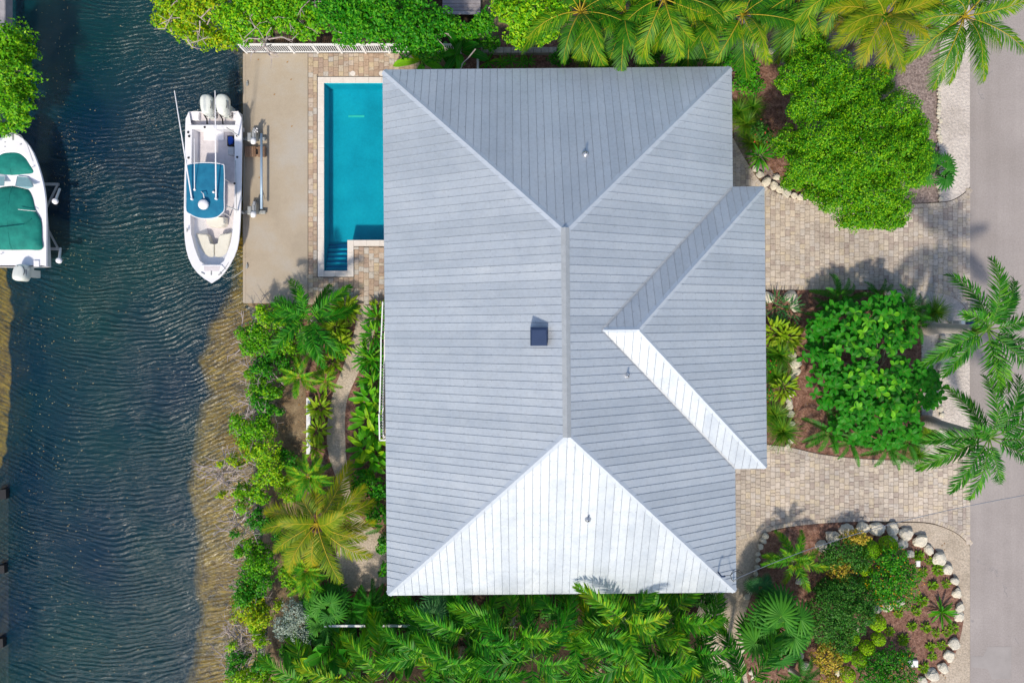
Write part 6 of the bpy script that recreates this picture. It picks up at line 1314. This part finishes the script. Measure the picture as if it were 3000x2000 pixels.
for i, (x, y, s, n, lab) in enumerate([(1012, 905, 1.15, 34, 'striped ginger clump right of bushy palm, by the pavers'), (985, 960, 1.1, 30, 'striped ginger clump below the one by the pavers'), (995, 1005, 1.15, 34, 'striped ginger clump beside the gravel path bend'), (970, 1060, .9, 24, 'yellow ginger clump at the narrow part of gravel path'), (936, 1195, 1.0, 26, 'yellow-green ginger clump beside the white wall, upper one'), (931, 1262, .95, 24, 'yellow-green ginger clump beside the white wall, middle one'), (920, 1310, .8, 20, 'yellow-green ginger clump beside the white wall, lowest one'), (1108, 905, .7, 18, 'small orange-tinged ginger at the roof edge by pavers')]):
    clump('shell_ginger', lab, x, y, 'gin', n + 22, 820 + i, z=.25, cat='ginger', group='gingers along the canal-side path', scale=s, spread=.28)
for i, (x, y, s, k, n, lab) in enumerate([(1098, 930, 1.0, 'strapd', 26, 'dark strap-leaved clump at roof edge, topmost along the path'), (1075, 980, 1.0, 'strapd', 26, 'dark strap-leaved clump along the path, second from the top'), (1060, 1045, 1.1, 'strapd', 30, 'dark strap-leaved clump leaning over the gravel path'), (1095, 1060, 1.1, 'strapd', 28, 'dark strap-leaved clump between path and white gallery railing'), (1075, 1115, 1.05, 'strapd', 26, 'dark strap-leaved clump just above the broad-leaved gingers'),
        (1060, 1165, 1.0, 'gingerb', 12, 'broad bright ginger leaves reaching over the gravel path, topmost'), (1095, 1190, 1.0, 'gingerb', 12, 'broad bright ginger beside white gallery railing'), (1060, 1230, 1.0, 'gingerb', 12, 'broad bright ginger beside gravel path, second of its row'), (1090, 1270, 1.05, 'gingerb', 13, 'broad bright ginger below the gallery corner'), (1050, 1310, 1.0, 'gingerb', 12, 'broad bright ginger beside gravel path, third of its row'), (1095, 1335, .9, 'gingerb', 11, 'broad ginger at roof edge under gallery corner'), (1058, 1360, .9, 'gingerb', 10, 'broad ginger beside the gravel path, lowest of its row')]):
    clump('strap_leaf_plant' if k == 'strapd' else 'broad_ginger', lab, x + (22 if x < 1085 else 8), y, k, n + (12 if k == 'strapd' else 4), 840 + i, z=.4, cat='plant' if k == 'strapd' else 'ginger', group='leafy plants between path and house', scale=s, spread=.25)
for i, (x, y, s, lab) in enumerate([(1060, 1410, 32, 'dark glossy shrub beside the gravel path, above coconut palm'), (1105, 1430, 30, 'dark glossy shrub at roof edge beside coconut palm'), (1100, 1500, 28, 'dark shrub at roof edge right of golden fronds'), (1125, 1590, 20, 'narrow dark shrub at roof edge above gravel pad'), (1128, 1660, 14, 'tiny shrub at roof edge beside gravel pad')]):
    tree('garden_shrub', lab, [(x, y, .8, s, s * 1.1, .4), (x - 8, y + 18, .6, s * .8, s * .7, .3)], 'mid', .17, 120, 290 + i, cat='shrub', group='shrubs along the left roof edge', trunk=.03)
for i, (x, y, s, lab) in enumerate([(1128, 1465, .7, 'feathery green plant at left roof edge by coconut palm'), (1132, 1545, .7, 'feathery green plant at left roof edge, lower one')]): clump('fern_palm', lab, x, y, 'cycad', 12, 860 + i, z=.6, cat='palm', pname='frond', scale=s)
tree('silver_shrub', 'silvery grey-green bush at the lower left beside mangroves', [(865, 1790, 1.2, 36, 36, .4), (845, 1830, 1.2, 42, 36, .4), (885, 1850, 1.0, 36, 34, .35), (830, 1850, .9, 26, 22, .3), (890, 1800, 1.1, 26, 30, .3)], 'silver', .09, 330, 299, cat='shrub', trunk=.04, lump=.3, up=.4)
for i, (x, y, s, mt, lab) in enumerate([(838, 1000, 30, 'mangrove', 'yellow-green shrub between bushy palm and canal mangroves'), (832, 1065, 26, 'mid', 'green shrub left of the small palm topping the white wall'), (845, 930, 24, 'mangrove', 'small bright shrub under the left fronds of bushy palm'), (842, 1345, 26, 'mid', 'green shrub left of the lower end of white wall'), (838, 1430, 30, 'mangrove', 'bright shrub left of the compact dark palm'), (830, 1590, 26, 'mid', 'green shrub under left fronds of golden coconut palm'), (845, 1690, 28, 'mangrove', 'bright shrub above the silver bush, left of yellow-tipped palms'), (850, 1920, 26, 'mid', 'green shrub below the silver bush')]):
    tree('bank_shrub', lab, [(x, y, .5, s, s * 1.1, .35), (x + 16, y + 24, .4, s * .7, s * .7, .3), (x - 14, y - 22, .45, s * .6, s * .6, .3)], mt, .12, 210, 330 + i, z0=-.2, cat='shrub', group='shrubs on the canal bank', trunk=.03, lump=.35)
# ---------------------------------------------------------------- thicket below the roof
for i, (x, y, z, k, n, s, lab) in enumerate([(925, 1790, .9, 'fan_s', 12, 1.2, 'small fan palm right of the silver bush, upper one'), (940, 1845, .8, 'fan_s', 12, 1.2, 'small fan palm right of the silver bush, lower one'), (965, 1770, 1.0, 'fan_s', 12, 1.5, 'fan palm with one pale leaf below coconut palm'), (970, 1758, .8, 'cycad', 16, .8, 'dark feathery cycad at the lower edge of gravel pad'), (1085, 1775, .9, 'cycad', 18, .9, 'dark feathery cycad beside lower left roof corner'), (1030, 1790, .8, 'cycad', 15, .9, 'dark feathery cycad above white fence rail'), (1130, 1790, .8, 'cycad', 14, .9, 'dark feathery cycad below the lower left roof corner')]):
    palm('fan_palm' if k == 'fan_s' else 'cycad', lab, x, y, z, k, n, 880 + i * 3, trunk=.06, scale=s, cat='palm' if k == 'fan_s' else 'cycad', group='low palms below the gravel pad', bark='bark')
tree('garden_shrub', 'small-leaved shrub in shade under lower left roof edge', [(1150, 1775, 1.0, 40, 32, .5), (1200, 1790, 1.0, 44, 38, .5), (1180, 1820, .8, 40, 24, .4)], 'mid', .12, 180, 305, cat='shrub', trunk=.04)
palm('fan_palm', 'large dark fan palm under lower roof edge', 1280, 1790, 2.4, 'fan_b', 9, 900, trunk=.1, scale=.95, cat='palm', bark='bark')
for i, (x, y, s, n, lab) in enumerate([(985, 1895, 1.0, 10, 'dark bird-of-paradise plant below fence rail, left one'), (1040, 1900, .95, 9, 'dark bird-of-paradise plant below fence rail, second from left'), (920, 1935, .9, 8, 'yellowing banana plant at the lower left thicket corner'), (1165, 1870, 1.0, 8, 'banana plant with broad leaf below fence rail end'), (1215, 1880, .9, 7, 'banana plant behind feathery palms, right of fence rail'), (860, 1985, .9, 7, 'banana plant cut by bottom edge near the mangroves')]):
    clump('banana_plant', lab, x, y, 'banana_d' if i not in (2, 5) else 'banana', n, 920 + i, z=.9, cat='banana', group='banana plants in the lower thicket', scale=s)
TH = [(905, 2000, 1.6, 'alex_l', 'feathery palm at bottom edge nearest the mangroves'), (1130, 1985, 2.6, 'alex_l', 'feathery palm at bottom edge below fence rail'), (1255, 1920, 3.4, 'alex', 'feathery palm below dark fan palm, lower left thicket'), (1370, 1860, 3.4, 'alex', 'feathery palm under roof edge, left of its neighbours'), (1400, 1975, 3.4, 'alex', 'feathery palm at bottom edge, left of centre'), (1500, 1835, 3.5, 'alex_l', 'feathery palm under roof edge, shadowing the white roof on the left'), (1560, 1930, 4.0, 'alex', 'feathery palm in mid thicket with hanging fronds'), (1690, 1850, 3.3, 'alex', 'feathery palm under roof edge near the dark gap'), (1830, 1820, 4.0, 'alex_l', 'tall feathery palm whose frond tip crosses the roof edge'), (1860, 1930, 4.0, 'alex', 'feathery palm in thicket, right of centre'), (1960, 1800, 3.2, 'alex_l', 'feathery palm under roof edge near right end of thicket'), (2010, 1900, 3.0, 'alex', 'feathery palm at the right end of the thicket beside gravel path'), (1990, 1990, 3.4, 'alex', 'feathery palm at bottom edge, right end of the thicket'), (2180, 2010, 3.0, 'alex', 'feathery palm at bottom edge reaching over the gravel path'), (1770, 1950, 3.0, 'alex_l', 'yellow-green feathery palm near bottom edge, right of centre'), (1340, 1990, 2.8, 'alex_l', 'yellow-green feathery palm at bottom edge, left thicket'), (1020, 1985, 2.0, 'alex_l', 'yellow-tipped feathery palm at bottom edge among banana plants')]
for i, (x, y, z, k, lab) in enumerate(TH): palm('feathery_palm', lab, x, y, z, k, 7, 940 + i * 5, trunk=.09, dead=i % 3, group='feathery palms in the lower thicket', scale=1.0, mix=(.15, .32, .33, .2))
for i, (x, y, lab) in enumerate([(1440, 1800, 'dark understory shrub under roof edge, left thicket'), (1600, 1790, 'dark understory shrub under roof edge, mid thicket'), (1760, 1900, 'dark understory shrub deep in thicket gap'), (1930, 1740, 'green fan-leaved shrub under the roof edge, right thicket'), (2050, 1745, 'green shrub below lower right roof corner'), (1330, 1960, 'understory shrub with red leaves at bottom edge')]):
    tree('understory_shrub', lab, [(x, y, .6, 45, 34, .4), (x + 40, y + 20, .5, 36, 30, .3)], 'darkshrub', .16, 120, 310 + i, cat='shrub', group='understory shrubs in the lower thicket', trunk=.03)

# ---------------------------------------------------------------- boulders and edging stones
def rock_mesh(seed):
    bm = bmesh.new(); bmesh.ops.create_icosphere(bm, subdivisions=3, radius=1.0); o = Vector((seed * 7.3, seed * 3.1, 0))
    for v in bm.verts:
        n = noise.noise(v.co * .9 + o) * .38 + noise.noise(v.co * 2.3 + o) * .16 + noise.noise(v.co * 5 + o) * .05; v.co *= 1 + n
        v.co.z = max(-.5, min(.62 + .12 * noise.noise(v.co * 1.5 + o), v.co.z * .85))
    me = bpy.data.meshes.new('boulder'); bm.to_mesh(me); bm.free(); me.materials.append(MT['rock']); return me
RK = [rock_mesh(i) for i in range(6)]
def stones(pts, label, group, name='boulder', z=.08, cat='boulder'):
    for i, (x, y, r) in enumerate(pts):
        p = P(x, y, z); rs = random.Random(i * 5 + len(pts)); s = r * M * .92
        tag(link(name, RK[(i * 5 + len(pts)) % 6], None, (p.x, p.y, z), (0, 0, rs.uniform(0, 6.28)), (s * rs.uniform(.95, 1.15), s * rs.uniform(.8, 1.0), s * .8)), label % ORD[i], cat, group)
ring_ = [zF(880, 430) + (19,), zF(970, 355) + (22,)] + [zE(x, y) + (r,) for x, y, r in [(90, 290, 24), (215, 280, 21), (335, 280, 23), (470, 285, 23), (585, 325, 23), (700, 380, 21), (775, 455, 16), (855, 530, 22), (925, 620, 17), (990, 715, 15), (1010, 820, 15), (1030, 935, 15), (1025, 1010, 18), (985, 1240, 18), (940, 1340, 17), (890, 1440, 17), (800, 1500, 20), (720, 1550, 16)]]
stones(ring_, 'pale limestone boulder in the ring round flower bed, %s clockwise from driveway side', 'boulders ringing the south-east bed')
stones([zE(x, y) + (r,) for x, y, r in [(480, 360, 13), (550, 410, 16), (615, 490, 14), (530, 890, 15), (430, 935, 17), (330, 950, 16), (245, 1070, 9), (170, 1115, 9), (15, 1480, 12)]] + [zF(x, y) + (r,) for x, y, r in [(690, 720, 13), (690, 1330, 14), (740, 1420, 14)]], 'pale rock among shrubs inside the boulder ring, %s along the inner line', 'rocks inside the south-east bed', 'rock', cat='rock')
stones([zF(x, y) + (r,) for x, y, r in [(405, 340, 11), (388, 378, 10), (365, 428, 9), (345, 490, 8), (342, 540, 8), (336, 600, 8), (326, 655, 9), (318, 705, 8), (298, 752, 9), (276, 802, 9), (247, 848, 10), (208, 1212, 8), (214, 1265, 9), (292, 1480, 9), (305, 1520, 9)]], 'small grey edging stone beside side gravel path, %s from the driveway', 'edging stones by the side path', 'edging_stone', cat='stone')
stones([(2250, 872, 20), (2318, 870, 20), (2328, 900, 14), (2322, 1040, 13), (2330, 1065, 18), (2332, 1088, 13), (2322, 1105, 12), (2320, 1128, 13), (2316, 1152, 13), (2312, 1175, 12), (2312, 1190, 12), (2316, 1212, 12), (2320, 1240, 11), (2318, 1290, 10), (2308, 1305, 9)], 'pale boulder in the row between roof-side bed and mulch path, %s from the top', 'boulders beside the roof-side bed')
zG = lambda x, y: (2200 + x * .3826, 800 + y * .3826)
stones([zG(x, y) + (r,) for x, y, r in [(1265, 235, 13), (1345, 220, 12), (1470, 495, 9), (1455, 550, 11), (1470, 590, 9), (1458, 720, 12), (1460, 770, 10), (1430, 930, 9), (1440, 985, 11), (1450, 1040, 9), (1465, 1085, 9), (1300, 1330, 13), (1465, 1390, 9)]], 'pale rock on the road side of middle bed, %s from the top', 'rocks on the road side of the middle bed', 'rock', cat='rock')
zH = lambda x, y: (2100 + x * .3189, 350 + y * .3189)
stones([zH(x, y) + (r,) for x, y, r in [(355, 450, 11), (395, 505, 12), (455, 575, 15), (525, 605, 15), (580, 645, 13), (642, 672, 14), (710, 698, 11), (770, 714, 11), (832, 713, 10), (550, 530, 11), (640, 575, 9)]], 'white boulder edging the bed under big round tree, %s from roof side', 'boulders under the big round tree')
vs2 = [(2752 + random.Random(k).uniform(-4, 4), 182 + k * 11.5, random.Random(k + 50).uniform(5.5, 8.5)) for k in range(28)] + [(2748, 545, 8), (2755, 562, 7), (2756, 582, 8)]
stones(vs2, 'small white stone in the line edging upper road verge, %s from the top', 'white stones along the upper verge', 'edging_stone', z=.03, cat='stone')
stones([(2250 - 5 + 0 * k, 0, 1) for k in range(0)], '%s', 'none')
stones([(2085, 1835, 9), (2092, 1862, 9), (2096, 1890, 9), (2100, 1915, 8), (2172, 1880, 8), (2176, 1905, 8)], 'small stone along lower gravel path, %s from the roof corner', 'stones along the lower gravel path', 'edging_stone', z=.03, cat='stone')
stones([(2225, 130, 14), (2262, 150, 12), (2195, 128, 10), (2235, 148, 9)], 'grey rock under palms left of the big round tree, %s in its cluster', 'rocks under the coconut palms', 'rock', cat='rock')
# ---------------------------------------------------------------- floating leaves and litter
def scatter(name, n, pts, z, size, mat):
    rs = np.random.RandomState(len(name)); V = []
    for i in range(n):
        x, y = pts(rs); p = P(x, y, z); a = rs.uniform(0, 6.28); s = size * rs.uniform(.5, 1.4); c, d = math.cos(a) * s, math.sin(a) * s
        V += [(p.x - c, p.y - d, z), (p.x - d * .5, p.y + c * .5, z + .006), (p.x + c, p.y + d, z), (p.x + d * .5, p.y - c * .5, z + .004)]
    o = link(name, mesh_np(name, V, np.arange(len(V)).reshape(-1, 4), mat)); o['kind'] = 'stuff'; return o
MT['float'] = leafmat('floating_leaf', [(.36, .30, .13), (.46, .40, .22), (.48, .26, .08)], trans=.1)
def fpos(rs):
    y = rs.uniform(-10, 2010); x = rs.normal(float(np.interp(y, [0, 300, 600, 1000, 1400, 2000], [170, 190, 175, 110, 190, 300])), float(np.interp(y, [0, 900, 2000], [55, 60, 110])))
    if rs.rand() < .22: x = rs.uniform(20, 560)
    return (x if 4 < x < 690 and not (x < 150 and 380 < y < 830) else 230 + rs.uniform(-40, 40)), y
scatter('floating_leaves', 620, fpos, WATER_Z + .012, .027, MT['float'])
MT['litter'] = leafmat('fallen_leaf', [(.20, .09, .03), (.36, .2, .06), (.28, .17, .10)], trans=.1)
def lpos(rs):
    r = rs.rand()
    if r < .3: return rs.uniform(2160, 2330), rs.uniform(200, 560)
    if r < .5: return rs.uniform(2250, 2750), rs.uniform(860, 1330)
    if r < .7: return rs.uniform(2250, 2800), rs.uniform(1560, 1990)
    return rs.uniform(800, 900), rs.uniform(950, 1990)
scatter('fallen_leaves', 1500, lpos, .012, .035, MT['litter'])
for k, (x, y) in enumerate([(757, 175), (842, 182), (853, 233), (804, 277), (855, 370), (760, 520)]):
    p = P(x, y, .03); m = MB(); m.add([(p.x - .05, p.y - .02, .026), (p.x, p.y - .04, .03), (p.x + .05, p.y + .03, .027), (p.x - .01, p.y + .03, .035)], [(0, 1, 2, 3)])
    tag(link('dry_leaf', m.mesh('dry_leaf', MT['litter'], p), None, p), 'curled brown leaf lying on the concrete dock, %s from the railing' % ORD[k], 'leaf', 'leaves on the dock')
